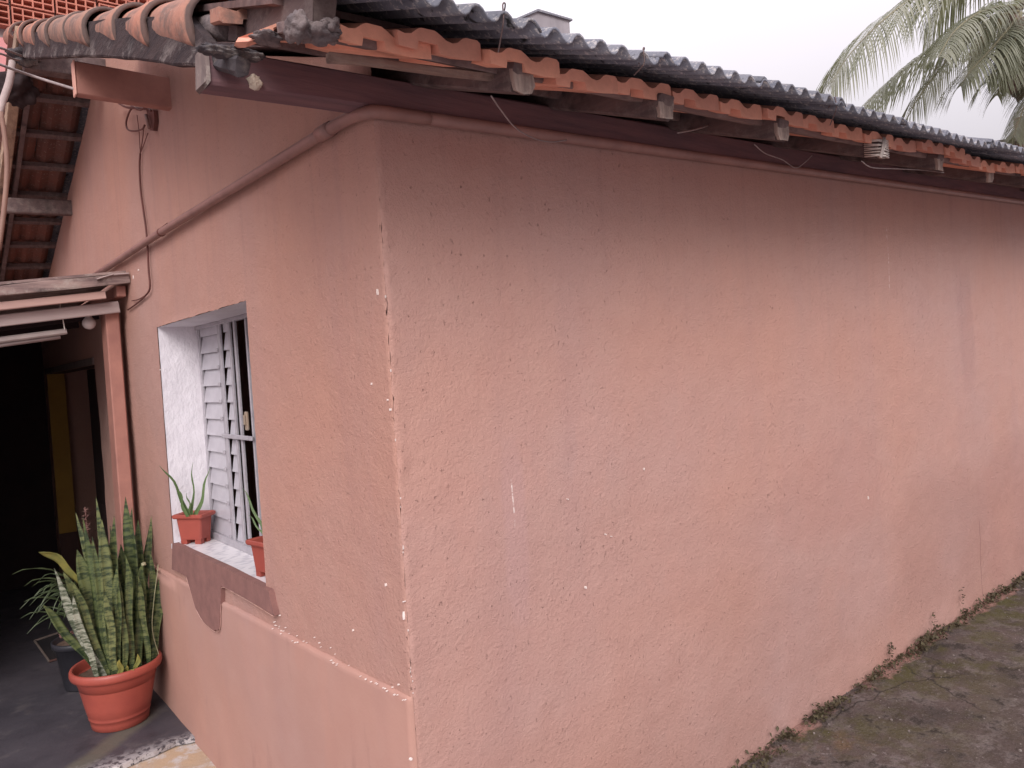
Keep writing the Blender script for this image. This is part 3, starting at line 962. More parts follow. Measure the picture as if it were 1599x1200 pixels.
# slipped and broken pieces by the corner
def shard(pts, depth_vec, mat=m_tile, nm='tile_shard'):
    return MB().prism(pts, depth_vec).build(nm, mat, house)
Yc = -.30
A = lambda px, py, y=Yc: at(px, py, 'y', y)
sh = shard([A(368, 66, -.2), A(372, 59, -.2), A(400, 49), A(436, 35), (A(440, 37)), A(427, 44), A(427, 52), A(408, 58), A(388, 65)], (.03, .10, .03))
shard([A(342, 10, -.1), A(352, 13, -.1), A(370, 18, -.1), A(378, 13, -.1), A(387, 11, -.1), A(398, 24, -.1), A(402, 32, -.1), A(380, 30, -.1), A(379, 38, -.1), A(348, 36, -.1), A(343, 32, -.1)], (.02, .12, .045), m_cap)
def lump(c, rx, ry, rz, mat, nm, seed=0, par=None):
    bm = bmesh.new(); bmesh.ops.create_icosphere(bm, subdivisions=4, radius=1)
    for v in bm.verts:
        k = 1 + .45 * noise.noise(v.co * 1.6 + Vector((seed, 0, 0))) + .22 * noise.noise(v.co * 4 + Vector((seed, 3, 0))) + .09 * noise.noise(v.co * 10 + Vector((seed, 3, 0)))
        v.co = Vector(c) + Vector((v.co.x * rx * k, v.co.y * ry * k, v.co.z * rz * k))
    b = MB(); bm.verts.index_update()
    b.add([v.co.copy() for v in bm.verts], [[v.index for v in f.verts] for f in bm.faces]); bm.free()
    return b.build(nm, mat, par or house, True)
lump(A(466, 44, -.445), .022, .03, .026, m_mortar, 'mortar_lump', 1)
lump(A(492, 52, -.445), .040, .03, .018, m_mortar, 'mortar_lump', 4)
lump(A(512, 48, -.445), .022, .03, .020, m_mortar, 'mortar_lump', 6)
lump(A(416, 60, -.30), .03, .03, .010, m_mortar, 'mortar_lump', 9)
m_lich = old_wood('lichen_crust', (.05, .045, .05), (.085, .075, .08), .35, 0)
MB().beam(at(378, 106, 'x', -.40), at(312, 88, 'x', -.40), .035, .04, seg=8, jit=.004, bev=.01).build('mortar_edge', old_wood('sooty_mortar', (.05, .045, .05), (.085, .075, .08), .25, 0), house)
for i_, (px, py, r_) in enumerate(((350, 82, .022), (372, 84, .024), (392, 88, .02), (330, 78, .02))):
    lump(A(px, py, -.12), r_ * 1.5, r_, r_ * .5, m_lich, 'mortar_lump', 12 + i_)
lump(at(397, 128, 'y', -.02), .016, .012, .016, simple('wasp_nest', (.55, .47, .38), (.4, .33, .27), 30, .95, 60, .002, var=0), 'mortar_lump', 21)

# ---- verge tiles stacked up the gable
def cap_tile(L=.46, r0=.096, r1=.078, th=.014):
    vs = []; fs = []
    a0, a1, n_, mseg = R(-38), R(128), 14, 8
    for k in range(mseg + 1):
        t = k / mseg; r_ = r0 + (r1 - r0) * t
        for layer in (0, 1):
            rr = r_ - layer * th
            for i in range(n_ + 1):
                a = a0 + (a1 - a0) * i / n_
                rr += .003 * nz(a, t, layer, 3) + .0018 * nz(a, t * 2, layer, 9)
                vs.append((-math.cos(a) * rr, L * t + (.006 * nz(a, 3, 0, 4) if k == 0 else 0), math.sin(a) * rr * 1.0 + L * t * SL))
    m_ = n_ + 1
    for k in range(mseg):
        for i in range(n_):
            a = k * 2 * m_ + i
            fs += [(a, a + 1, a + 1 + 2 * m_, a + 2 * m_), (a + m_, a + m_ + 2 * m_, a + m_ + 1 + 2 * m_, a + m_ + 1)]
        a = k * 2 * m_
        fs += [(a, a + 2 * m_, a + 3 * m_, a + m_), (a + n_, a + n_ + m_, a + n_ + 3 * m_, a + n_ + 2 * m_)]
    for i in range(n_):
        fs.append((i, i + m_, i + m_ + 1, i + 1))
        b_ = mseg * 2 * m_
        fs.append((b_ + i, b_ + i + 1, b_ + i + m_ + 1, b_ + i + m_))
    return MB().add(vs, fs)
ct = cap_tile(r0=.100, r1=.074, th=.017)
base = Vector((-.335, .10, 2.622))
for v in ct.v: v += base
ct0 = ct.build('verge_tile', m_cap, house, True)
cc = Vector(WO[ct0.name])
for k in range(1, 9):
    d = Vector((random.uniform(-.006, .006), k * .395 + random.uniform(-.02, .02), 0)); d.z = d.y * SL + random.uniform(-.004, .006)
    dup(ct0, cc + d, house, (random.uniform(-.012, .012), random.uniform(-.04, .04), random.uniform(-.03, .03)))
# mortar bed below them
b = MB(); pts = [Vector((-.36, y, 2.585 + SL * y + .01 * nz(y, 0, 0, 7))) for y in frange(.0, YR, .12)]
b.tube(pts, [.035 + .008 * nz(p_.y, 3, 0, 9) for p_ in pts], 7).build('mortar_bed', m_mortar, house, True)

# ---- corrugated fibre-cement sheets over the clay tiles
WP = .0715
def sheet(L=1.25, waves=6.6, amp=.0125, th=.006):
    n_ = int(waves * 8)
    vs = []; fs = []
    for t in (0, 1):
        for layer in (0, 1):
            for i in range(n_ + 1):
                x = waves * WP * i / n_
                sn = math.sin(2 * math.pi * x / WP); z = amp * math.copysign(abs(sn) ** .72, sn) - layer * th
                vs.append((x, L * t, z + L * t * SL + .0))
    m_ = n_ + 1
    for i in range(n_):
        fs += [(i, i + 1, i + 1 + 2 * m_, i + 2 * m_), (i + m_, i + 3 * m_, i + 3 * m_ + 1, i + m_ + 1), (i, i + m_, i + m_ + 1, i + 1), (i + 2 * m_, i + 2 * m_ + 1, i + 3 * m_ + 1, i + 3 * m_)]
    fs += [(0, 2 * m_, 3 * m_, m_), (n_, n_ + m_, n_ + 3 * m_, n_ + 2 * m_)]
    return MB().add(vs, fs)
sm = sheet()
XS0 = -.385
sb = T(XS0, -.58, 2.467)
for v in sm.v: v += sb
s0_short = sheet(.62)
for v in s0_short.v: v += sb + Vector((0, -.006, .003))
s0_short.build('corrugated_sheet', m_sheet, house, True).rotation_euler = (0, R(-2.04), 0)
for v in sm.v: v += Vector((6 * WP, 0, 6 * WP * XT))
sb = sb + Vector((6 * WP, 0, 6 * WP * XT))
s0 = sm.build('corrugated_sheet', m_sheet, house, True)
sc0 = Vector(WO[s0.name])
k = 0
for row in range(3):
    for c_ in range(22):
        if c_ == 0: continue
        if row == 0 and c_ == 1: continue
        dx = (c_ - 1) * 6 * WP
        d = Vector((dx, row * 1.12, dx * XT + row * (1.12 * SL + .008)))
        d += Vector((0, random.uniform(-.012, .012), .007 * (c_ % 2) + random.uniform(-.002, .004)))
        dup(s0, sc0 + d, house, (random.uniform(-.006, .006), R(-2.04), random.uniform(-.006, .006)))
s0.rotation_euler = (0, R(-2.04), 0)
# ridge cover and far-side sheets
slope_slab(-.39, LX + .4, YR + .22, 6.95, 2.70, .02, m_sheet, 'far_roof_cover', house, True)
MB().tube([T(.02, YR, 3.82), T(LX + .4, YR, 3.82)], .09, 10).build('ridge_capping', m_cap, house, True)
# wire hooks over the crests
for px, py, px2, py2 in ((785, 16, 778, 82), (1003, 84, 990, 118), (1302, 158, 1296, 196)):
    a_ = at(px, py, 'y', -.57); e_ = at(px2, py2, 'y', -.54)
    MB().tube(spline([a_ + Vector((.02, .03, -.01)), a_ + Vector((.008, 0, .012)), a_ + Vector((-.006, -.008, .006)), a_ + Vector((-.01, -.012, -.03)), e_], 14), .0017, 5).build('sheet_hook', m_raft, house)

# ------------------------------------------------------------------ pipe along the walls
pipe = empty('conduit_pipe', (0, 1.8, 2.4), 'salmon painted pipe running up the gable wall and under the side eave', 'pipe')
PR = .0175
pts = [onx(148, 431, -.03), onx(250, 364, -.03), onx(350, 303, -.03), onx(430, 254, -.03), onx(512, 204, -.03)]
MB().tube(spline(pts, 16), PR, 12).build('pipe_length', m_pipe, pipe, True)
cpt = [onx(512, 204, -.03), onx(536, 190, -.028), onx(556, 180.5, -.026), Vector((-.024, -.004, 2.436)), Vector((-.004, -.024, 2.437)), Vector((.05, -.026, 2.439)), Vector((.16, -.026, 2.443))]
MB().tube(spline(cpt, 22), PR * 1.02, 12).build('pipe_bend', m_pipe, pipe, True)
MB().tube([cpt[0] - (cpt[1] - cpt[0]).normalized() * .05, cpt[0] + (cpt[1] - cpt[0]).normalized() * .02], PR * 1.25, 12).build('pipe_socket', m_pipe, pipe, True)
MB().tube([T(.155, -.026, 2.4375), T(2.0, -.022, 2.4385), T(LX, -.018, 2.440)], PR, 12).build('pipe_length', m_pipe, pipe, True)
for (px, py) in ((252, 363), (155, 428)):
    c = onx(px, py, -.03); d = (pts[1] - pts[0]).normalized()
    MB().tube([c - d * .008, c + d * .008], PR * 1.15, 12).tube([c + Vector((.0, 0, .02)), c + Vector((.03, 0, .045))], .003, 5).build('pipe_clip', m_cable, pipe, True)

# ------------------------------------------------------------------ cable down the gable wall
cable = empty('wall_cable', onx(225, 330), 'brown electric cable looping from a bracket down the gable wall to the porch', 'cable')
def cab(pts, r_, nm='cable_run', n_=40, mat=m_cable, par=cable, x=-.012):
    return MB().tube(spline([onx(a, b, x) for a, b in pts], n_), r_, 6).build(nm, mat, par, True)
cab([(219, 240), (218, 262), (220, 300), (227, 350), (230, 380), (232, 420), (234, 450), (226, 463), (214, 474), (200, 484)], .0048)
cab([(206, 168), (200, 180), (197, 193), (200, 203), (211, 205), (222, 202), (226, 196)], .0046, 'cable_loop', 24, x=-.03)
cab([(219, 240), (218, 220), (217, 205), (214, 180)], .002, 'thin_strand', 14)
cab([(219, 240), (223, 215), (224, 200)], .0025, 'thin_strand', 10)
cab([(220, 238), (226, 222), (231, 208)], .002, 'thin_strand', 10)
cab([(225, 463), (216, 468), (206, 470)], .003, 'cable_run', 8)
cab([(186, 162), (198, 168), (212, 169), (224, 170), (232, 171)], .006, 'cable_tangle', 16, x=-.03)
cab([(205, 166), (218, 172), (228, 168), (236, 174)], .005, 'cable_tangle', 16, x=-.04)
MB().prism([onx(228, 171, -.02), onx(240, 172, -.02), onx(241, 190, -.02), onx(239, 204, -.02), onx(234, 204, -.02), onx(232, 188, -.02)], (.02, 0, 0)).build('bracket', m_cable, cable)
MB().tube([onx(228, 180, -.035), onx(233, 200, -.035)], .009, 8).build('insulator', m_pipe, cable, True)

# thin wires slung under the eave
def wire(pts, label, y=-.06, r_=.0022, mat=m_wire):
    P = [at(a, b, 'y', yy) for (a, b, yy) in pts]
    o = MB().tube(spline(P, 24), r_, 5).build('hanging_wire', mat, None, True)
    return tag(o, label, 'wire', 'loose wires under the eave')
wire([(767, 150, -.30), (782, 172, -.25), (805, 200, -.18), (835, 217, -.1), (862, 222, -.06), (885, 219, -.05)], 'pale wire drooping to the pipe from the rafter end nearest the corner')
wire([(1058, 208, -.3), (1080, 204, -.25), (1102, 198, -.2), (1120, 190, -.15)], 'short pale wire beside the second rafter end from the corner')
wire([(1178, 226, -.28), (1195, 240, -.2), (1222, 250, -.12), (1240, 262, -.08), (1252, 258, -.08), (1268, 243, -.1)], 'thin sagging wire below the third rafter end from the corner')
wire([(1345, 252, -.42), (1362, 262, -.40), (1400, 264, -.36), (1440, 266, -.36), (1474, 270, -.44)], 'long thin wire strung from the twine wrapped rafter end to the next one')
# white twine wound round the fourth rafter end
tw = MB(); x = TIPS[3]
for i in range(9):
    z = 2.372 + .004 + i * .0078
    tw.tube([T(x - .036, -.40, z + .012), T(x - .037, -.456, z + random.uniform(-.004, .004)), T(x + .0, -.461, z + random.uniform(-.003, .003)), T(x + .036, -.457, z), T(x + .036, -.41, z + .01)], .0028, 5)
for i in range(3):
    tw.tube([T(x - .038 + .006 * i, -.458, 2.37), T(x - .025 + .01 * i, -.465, 2.42), T(x - .008 + .008 * i, -.46, 2.447)], .0028, 5)
tag(tw.build('twine_binding', m_wirew, None, True), 'white twine wound round the end of the fourth rafter from the corner', 'twine')

# ------------------------------------------------------------------ porch
porch = empty('porch', (-1.2, 2.9, 0), 'lean-to porch of weathered boards on a salmon post against the gable wall', 'porch')
PD = .128
def PP(x, y, z): return Vector((x, y, z + PD * x))
MB().beam(PP(-3.2, 2.82, 2.365), PP(.0 - .008, 2.82, 2.365), .05, .052, seg=16, jit=.003).build('front_board', m_porchw, porch)
MB().prism([PP(-3.2, 2.80, 2.394), PP(-.02, 2.80, 2.394), PP(-.02, 6.4, 2.30), PP(-3.2, 6.4, 2.30)], (0, 0, .014)).build('roof_cover', m_porchw, porch)
b = MB().beam(at(150, 437, 'y', 2.80), at(176, 429, 'y', 2.80), .05, .006).beam(at(176, 430, 'y', 2.80), at(200, 428, 'y', 2.80), .05, .008)
b.build('bent_flashing', m_fair, porch)
MB().beam(PP(-3.2, 2.85, 2.29), PP(-.122, 2.85, 2.29), .03, .042, seg=6, jit=.001).build('batten', simple('pale_salmon_board', (.50, .33, .285), (.42, .27, .24), 4, .8, 60, .001, stretch=(.3, 3, 3), var=0), porch)
MB().box((-.062, 2.86, 2.268), (-.014, 4.2, 2.328), .004).build('beam', m_dark_salmon, porch)
MB().beam(PP(-3.2, 2.92, 2.222), PP(-.045, 2.92, 2.222), .03, .062, seg=6, jit=.001).build('batten', m_fair, porch)
MB().box((-.108, 2.96, .018), (-.036, 3.10, 2.20), .006).build('post', m_dark_salmon, porch)
for yy in (3.6, 4.3, 5.0, 5.7):
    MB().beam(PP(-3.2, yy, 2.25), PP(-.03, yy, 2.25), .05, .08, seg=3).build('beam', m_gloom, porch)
# back wall of the porch, and an unseen left wall added to darken it
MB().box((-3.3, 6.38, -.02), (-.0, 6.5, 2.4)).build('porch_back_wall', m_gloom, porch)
MB().box((-1.2, 3.35, -.02), (-1.1, 6.38, 2.12)).build('added_shade_wall', m_gloom, porch)
# unlit fluorescent fitting and bare bulb under the porch roof
tl = empty('tube_light', (-.9, 3.0, 2.0), 'unlit fluorescent batten hung on wires under the porch roof', 'lamp')
a_ = at(103, 518, 'y', 3.0); dd = Vector((-1, 0, -PD)).normalized()
MB().beam(a_, a_ + dd * 1.25, .06, .032, bev=.008).build('fitting', m_tube, tl)
MB().tube([a_ + Vector((-.03, 0, -.028)), a_ + dd * 1.2 + Vector((0, 0, -.028))], .013, 10).build('tube', simple('dusty_tube_glass', (.36, .31, .30), (.3, .26, .26), 5, .3, 60, 0, .5, var=0), tl, True)
for (px0, py0, px1, py1) in ((94, 474, 93, 497), (98, 498, 101, 515)):
    MB().tube([at(px0, py0, 'y', 2.96), at(px1, py1, 'y', 2.96)], .0028, 5).build('hanging_cord', m_wirew, tl)
bl = empty('light_bulb', at(139, 505, 'y', 3.05), 'round white bulb under the porch roof beside the salmon post', 'light bulb')
c = at(139, 505, 'y', 3.05)
MB().lathe(c, [(.001, -.036), (.014, -.033), (.026, -.025), (.034, -.012), (.036, 0), (.033, .014), (.024, .026), (.016, .034), (.014, .04)], 20).build('globe', m_bulb, bl, True)
MB().lathe(c, [(.016, .038), (.02, .042), (.02, .07), (.012, .078), (.001, .08)], 14).build('socket', m_fair, bl, True)

# ------------------------------------------------------------------ plants
def strap_leaf(base, tip, width, bend=(0, 0, 0), mat=None, parent=None, n_=9, face=None, prof='snake', cup=.25, name='leaf', twist=0.0):
    base = Vector(base); tip = Vector(tip); bend = Vector(bend)
    d = (tip - base)
    f = Vector(face) if face else Vector((-.5, -.8, .1))
    side = d.cross(f).normalized()
    nrm = side.cross(d).normalized()
    vs = []; fs = []
    for k in range(n_ + 1):
        t = k / n_
        c = base + d * t + bend * (4 * t * (1 - t)) + side * (.006 * math.sin(t * 9 + base.x * 60))
        if prof == 'snake': w_ = width * (.55 + .45 * math.sin(min(1, t * 1.4) * math.pi / 2)) * (1 - max(0, (t - .72) / .28) ** 1.7) + .0008
        else: w_ = width * (1 - t) ** .75 + .0006
        a = twist * t
        s2 = side * math.cos(a) + nrm * math.sin(a); n2 = nrm * math.cos(a) - side * math.sin(a)
        for u in (-1, -.5, 0, .5, 1):
            vs.append(c + s2 * (u * w_ / 2) + n2 * (-(1 - abs(u)) * w_ * cup + .003 * math.sin(t * 14 + u * 2) * abs(u)))
        # back skin
        for u in (-.5, 0, .5):
            vs.append(c + s2 * (u * w_ / 2) + n2 * (-(1 - abs(u)) * w_ * cup - .003 - .12 * w_ * (1 - abs(u))))
    m_ = 8
    for k in range(n_):
        a = k * m_
        for i in range(4): fs.append((a + i, a + i + 1, a + i + 1 + m_, a + i + m_))
        bk = [0, 5, 6, 7, 4]
        for i in range(4): fs.append((a + bk[i + 1], a + bk[i], a + bk[i] + m_, a + bk[i + 1] + m_))
    return obj(name, vs, fs, mat, parent, True)

# large terracotta pot with snake plant
PC = Vector((-.245, 2.625, .018))
pot = empty('potted_snake_plant', PC, 'snake plant with tall banded leaves in a large terracotta pot by the gable wall', 'potted plant')
rim = [(.001, .0), (.128, 0), (.135, .004), (.139, .03), (.143, .05), (.146, .052), (.1475, .06), (.146, .068), (.150, .075), (.160, .12), (.1605, .124), (.174, .19), (.187, .255), (.190, .268), (.206, .270), (.214, .275), (.218, .288), (.217, .306), (.212, .316), (.204, .318), (.198, .312), (.194, .27), (.175, .20), (.001, .20)]
MB().lathe(PC, rim, 48).build('pot', m_terra, pot, True)
b = MB(); n_ = 30; vs = []; fs = []
for k in range(7):
    for i in range(n_):
        a = 2 * math.pi * i / n_; rr = .192 * k / 6 + .0001
        vs.append(PC + Vector((rr * math.cos(a), rr * math.sin(a), .262 + .01 * nz(rr * math.cos(a), rr * math.sin(a), 1, 22))))
for k in range(6):
    for i in range(n_):
        a = k * n_ + i; c_ = k * n_ + (i + 1) % n_
        fs.append((a, c_, c_ + n_, a + n_))
obj('soil', vs, fs, m_soil, pot, True)
LV = [ # base px, tip px, width px, depth offset (towards the camera = negative), material, bend px
 ((158, 1052), (84, 888), 15, -.10, 'p', (-6, 4)), ((156, 1048), (98, 893), 19, -.06, 'm', (4, -2)),
 ((165, 1050), (122, 858), 28, -.05, 'm', (0, 0)), ((170, 1055), (131, 808), 15, -.09, 'm', (-3, 0)),
 ((175, 1058), (161, 811), 20, -.12, 'm', (-3, 0)), ((192, 1052), (176, 806), 18, -.10, 'm', (-6, 0)),
 ((198, 1046), (160, 830), 17, -.04, 'm', (4, 0)), ((205, 1040), (197, 776), 22, .02, 'd', (3, 0)),
 ((214, 1036), (214, 812), 18, .06, 'd', (4, 0)), ((222, 1030), (236, 806), 13, .08, 'd', (-4, 0)),
 ((214, 1046), (223, 878), 18, -.08, 'd', (-2, 0)), ((246, 1028), (253, 886), 17, -.02, 'd', (2, 0)),
 ((150, 1046), (66, 946), 14, -.02, 'm', (-4, -8)), ((178, 1040), (148, 776), 10, .04, 'd', (4, 0)),
 ((150, 1060), (112, 930), 12, -.12, 'p', (-2, 0)), ((184, 1060), (184, 880), 15, -.13, 'm', (-3, 0)),
 ((188, 1040), (188, 850), 20, .06, 'd', (0, 0)), ((206, 1044), (190, 850), 17, -.03, 'd', (6, 0)),
 ((172, 1044), (143, 850), 22, .05, 'd', (0, 0)), ((230, 1040), (226, 900), 15, .03, 'd', (0, 0)),
 ((164, 1046), (120, 800), 11, .08, 'd', (3, 0)), ((196, 1046), (205, 870), 16, .09, 'd', (0, 0)),
 ((238, 1036), (244, 930), 12, .05, 'd', (0, 0)), ((180, 1050), (172, 845), 16, .0, 'm', (5, 0)),
 ((168, 1052), (146, 838), 13, -.11, 'm', (-4, 0)), ((200, 1052), (196, 868), 13, -.11, 'm', (3, 0)),
 ((160, 1050), (110, 905), 12, -.10, 'm', (3, 0)), ((208, 1044), (208, 792), 12, .08, 'd', (-3, 0)),
 ((186, 1048), (170, 822), 12, .03, 'd', (3, 0)), ((236, 1034), (236, 860), 11, .02, 'd', (2, 0)),
 ((176, 1048), (136, 842), 13, .07, 'd', (-2, 0)), ((182, 1062), (166, 920), 13, -.14, 'm', (-2, 0)),
 ((226, 1040), (214, 900), 12, -.09, 'd', (2, 0)), ((192, 1056), (182, 900), 12, -.12, 'm', (4, 0)),
 ((188, 1068), (188, 1030), 9, -.15, 'y', (0, 0)), ((195, 1066), (208, 1046), 8, -.15, 'y', (0, 0)), ((212, 1058), (216, 1022), 8, -.13, 'y', (0, 0)), ((204, 1062), (196, 1040), 7, -.14, 'y', (0, 0))]
for i, (b_, t_, wpx, dy, mt, bd) in enumerate(LV):
    Y0 = PC.y + dy
    r_ = ray(b_[0], b_[1]); zb = PC.z + .255
    q_ = CAM + r_ * ((zb - CAM.z) / r_.z)
    # keep the foot inside the pot
    off = Vector((q_.x - PC.x, q_.y - PC.y, 0))
    off = Vector((off.x, dy, 0)) if abs(dy) < .16 else off
    if off.length > .165: off *= .165 / off.length
    B = Vector((PC.x + off.x, PC.y + off.y, zb))
    Tp = at(t_[0], t_[1], 'y', Y0 + dy * .4)
    depth = (Tp - CAM).dot(FWD)
    wd = wpx / FPX * depth
    bend = RGT * (bd[0] / FPX * depth) - UPV * (bd[1] / FPX * depth)
    mat = {'p': m_leaf_pale, 'm': m_leaf, 'd': m_leaf, 'y': m_leaf_yel}[mt]
    strap_leaf(B, Tp, wd * .92, bend, mat, pot, 14, face=(-.45 + random.uniform(-.5, .5), -.8, .15), twist=random.uniform(-.5, .5))
# folded yellow tip and a pale dry stalk
strap_leaf(at(128, 915, 'y', 2.58), at(62, 862, 'y', 2.5), .04, (0, 0, .035), m_leaf_yel, pot, 10)
MB().tube(spline([at(a, b2, 'y', 2.56) for a, b2 in ((250, 1030), (238, 985), (240, 940), (245, 900), (247, 882))], 16), .0022, 5).build('dry_stalk', m_leaf_edge, pot)
for (t_, e_) in (((223, 878), (228, 884)),):
    lump(at(224, 881, 'y', 2.50), .012, .008, .009, m_leaf_edge, 'cut_tip', 3, pot)

# black pot with thin-leaved palm behind it
BC = Vector((-.30, 3.33, .018))
bp = empty('potted_palm', BC, 'small palm with thin drooping leaves in a black pot behind the snake plant', 'potted plant')
MB().lathe(BC, [(.001, 0), (.095, 0), (.10, .01), (.135, .25), (.15, .255), (.152, .285), (.145, .29), (.138, .28), (.128, .25), (.001, .25)], 32).build('pot', m_blackpot, bp, True)
MB().lathe(BC, [(.13, .26), (.001, .275)], 20).build('soil', m_soil, bp, True)
random.seed(21)
for i in range(34):
    a = random.uniform(0, 6.28); L = random.uniform(.2, .34)
    if i < 24: a = random.uniform(2.4, 4.4)
    st = BC + Vector((random.uniform(-.04, .02), random.uniform(-.03, .03), .36 + random.uniform(0, .28)))
    e_ = st + Vector((math.cos(a) * L, math.sin(a) * L * .6, random.uniform(-.12, .14)))
    strap_leaf(st, e_, random.uniform(.012, .02), (0, 0, .06), m_grassleaf, bp, 6, face=(-.2, -.5, .8), prof='p', cup=.1)
for i in range(3):
    st = BC + Vector((.02, 0, .26)); e_ = st + Vector((random.uniform(-.03, .05), random.uniform(-.03, .03), .30))
    strap_leaf(st, e_ + Vector((0, 0, .05)), .05, (0, 0, 0), m_leaf, bp, 8)
fl = MB(); a_ = at(139, 870, 'y', 3.2); b_ = at(133, 792, 'y', 3.2)
fl.tube([a_, b_], .004, 5)
for i in range(60):
    t = random.uniform(.15, 1); c = a_.lerp(b_, t); d = Vector((random.uniform(-1, 1), random.uniform(-1, 1), random.uniform(-.2, .8))).normalized() * random.uniform(.015, .035)
    fl.tube([c, c + d], [.0035, .001], 4)
fl.build('dry_flower_spike', m_dry, bp)
for i, (px, py) in enumerate(((92, 975), (100, 985), (108, 990), (98, 992))):
    lump(at(px, py, 'y', 3.15), .02, .02, .014, m_dry, 'dry_leaf', i, bp)

# thin wooden frame lying against the pot
fr = empty('wooden_frame', at(80, 1015, 'z', .05), 'thin pale frame leaning on the floor beside the black pot', 'frame')
q4 = [at(54, 1001, 'z', .10), at(77, 1033, 'z', .028), at(115, 1022, 'z', .028), at(92, 988, 'z', .10)]
for i in range(4):
    MB().beam(q4[i], q4[(i + 1) % 4], .012, .012, bev=.002).build('frame_side', simple('dull_frame_wood', (.16, .125, .11), (.1, .08, .07), 20, .8, 60, 0, var=0) if i in (0, 3) else m_brown, fr)
MB().prism([p_ + Vector((0, .004, -.004)) for p_ in q4], (0, .004, 0)).build('backing', m_black, fr)

# small planters on the sill
def sill_planter(loc, rotz, leaves, label):
    loc = Vector(loc)
    o = empty('sill_planter', loc, label, 'potted plant', 'small terracotta planters on the window sill')
    def P(x, y, z):
        c_, s_ = math.cos(rotz), math.sin(rotz)
        return loc + Vector((x * c_ - y * s_, x * s_ + y * c_, z))
    b = MB()
    lv = [(a * 1.2, b_ * 1.2, c_ * 1.3) for a, b_, c_ in [(.050, .034, .018), (.058, .041, .100), (.068, .050, .101), (.071, .053, .106), (.071, .053, .114), (.066, .048, .117), (.060, .043, .112), (.052, .036, .09)]]
    n4 = []
    for (hx, hy, z) in lv:
        rg = []
        for (sx, sy) in ((1, 1), (-1, 1), (-1, -1), (1, -1)):
            for k in range(3):
                a = math.atan2(sy, sx) + (k - 1) * .5
                rc = .012
                rg.append(P(sx * (hx - rc) + math.cos(a) * rc * 1.1, sy * (hy - rc) + math.sin(a) * rc * 1.1, z))
        n4.append(rg)
    vs = [v for rg in n4 for v in rg]; fs = []
    for k in range(len(lv) - 1):
        for i in range(12):
            a = k * 12 + i; c_ = k * 12 + (i + 1) % 12
            fs.append((a, c_, c_ + 12, a + 12))
    fs.append(tuple(range(11, -1, -1))); fs.append(tuple(range(7 * 12, 8 * 12)))
    b.add(vs, fs)
    for (sx, sy) in ((1, 1), (-1, 1), (-1, -1), (1, -1)):
        x0, y0 = sx * .040, sy * .025
        c4 = [P(x0 - .017, y0 - .014, 0), P(x0 + .017, y0 - .014, 0), P(x0 + .017, y0 + .014, 0), P(x0 - .017, y0 + .014, 0)]
        b.prism(c4, (0, 0, .026))
    b.build('planter', m_terra, o)
    MB().prism([P(-.064, -.045, .122), P(.064, -.045, .122), P(.064, .045, .122), P(-.064, .045, .122)], (0, 0, .006)).build('soil', m_soil, o)
    for (bx, by, tx, ty, tz, wd, bz) in leaves:
        strap_leaf(P(bx, by, .095), P(tx, ty, tz), wd, (0, 0, bz), m_aloe, o, 9, face=(-.6, -.7, .2), prof='p', cup=.3)
    return o
p1l = at(301, 848, 'z', WZ0)
p1l = Vector((.085, 2.225, WZ0 - .001))
sill_planter(p1l, R(-52), [], 'small terracotta planter with an upright four leaved aloe at the far end of the sill')
o1 = [o for o in bpy.data.objects if o.name.startswith('sill_planter') and not o.parent][-1]
for (tip, wd, bz, bs) in (((250, 727), .020, (.0, .0, .03), (296, 800)), ((301, 722), .014, (0, 0, 0), (301, 800)), ((327, 729), .022, (0, 0, -.012), (306, 800)), ((275, 758), .018, (0, 0, .01), (292, 802)), ((292, 770), .012, (0, 0, 0), (298, 800))):
    strap_leaf(at(bs[0], bs[1] + 6, 'y', 2.17), at(tip[0], tip[1], 'y', 2.14), wd, bz, m_aloe, o1, 9, prof='p', cup=.3)
p2 = sill_planter((.105, 1.255, WZ0 - .001), R(-80), [], 'small terracotta planter half hidden by the near edge of the window opening')
for (tip, wd, bz) in (((377, 763), .018, (0, .0, .02)), ((386, 805), .012, (0, 0, .015)), ((440, 770), .02, (0, 0, .02)), ((436, 740), .018, (0, 0, 0)), ((404, 812), .01, (0, 0, 0))):
    strap_leaf(Vector((.105, 1.255, WZ0 + .12)), at(tip[0], tip[1], 'y', 1.36), wd, bz, m_aloe, p2, 9, prof='p', cup=.3)

# ------------------------------------------------------------------ weeds along the foot of the side wall
random.seed(5)
wb = MB()
def wleaf(c, L, wd, a, el):
    d = Vector((math.cos(a) * math.cos(el), math.sin(a) * math.cos(el), math.sin(el)))
    s_ = Vector((-math.sin(a), math.cos(a), 0)) * wd
    wb.add([c, c + d * L * .5 + s_, c + d * L, c + d * L * .5 - s_ + Vector((0, 0, wd * .5))], [(0, 1, 2, 3)])
xx = 1.0
while xx < 7.5:
    dens = .5 + .5 * noise.noise(Vector((xx * 1.6, 0, 4))) + .25 * noise.noise(Vector((xx * 6, 0, 4)))
    cl = random.random() < .6 + .4 * dens
    if cl:
        h = random.uniform(.006, .055) * (.35 + dens)
        c0_ = Vector((xx, -.006 - abs(random.gauss(0, .018)), pathz(xx, 0)))
        for i in range(random.randint(8, 34)):
            p_ = c0_ + Vector((random.gauss(0, .035), -abs(random.gauss(0, .022)), random.uniform(0, h)))
            wleaf(p_, random.uniform(.010, .026), random.uniform(.004, .009), random.uniform(0, 6.28), random.uniform(-.3, 1.2))
    xx += random.uniform(.012, .045)
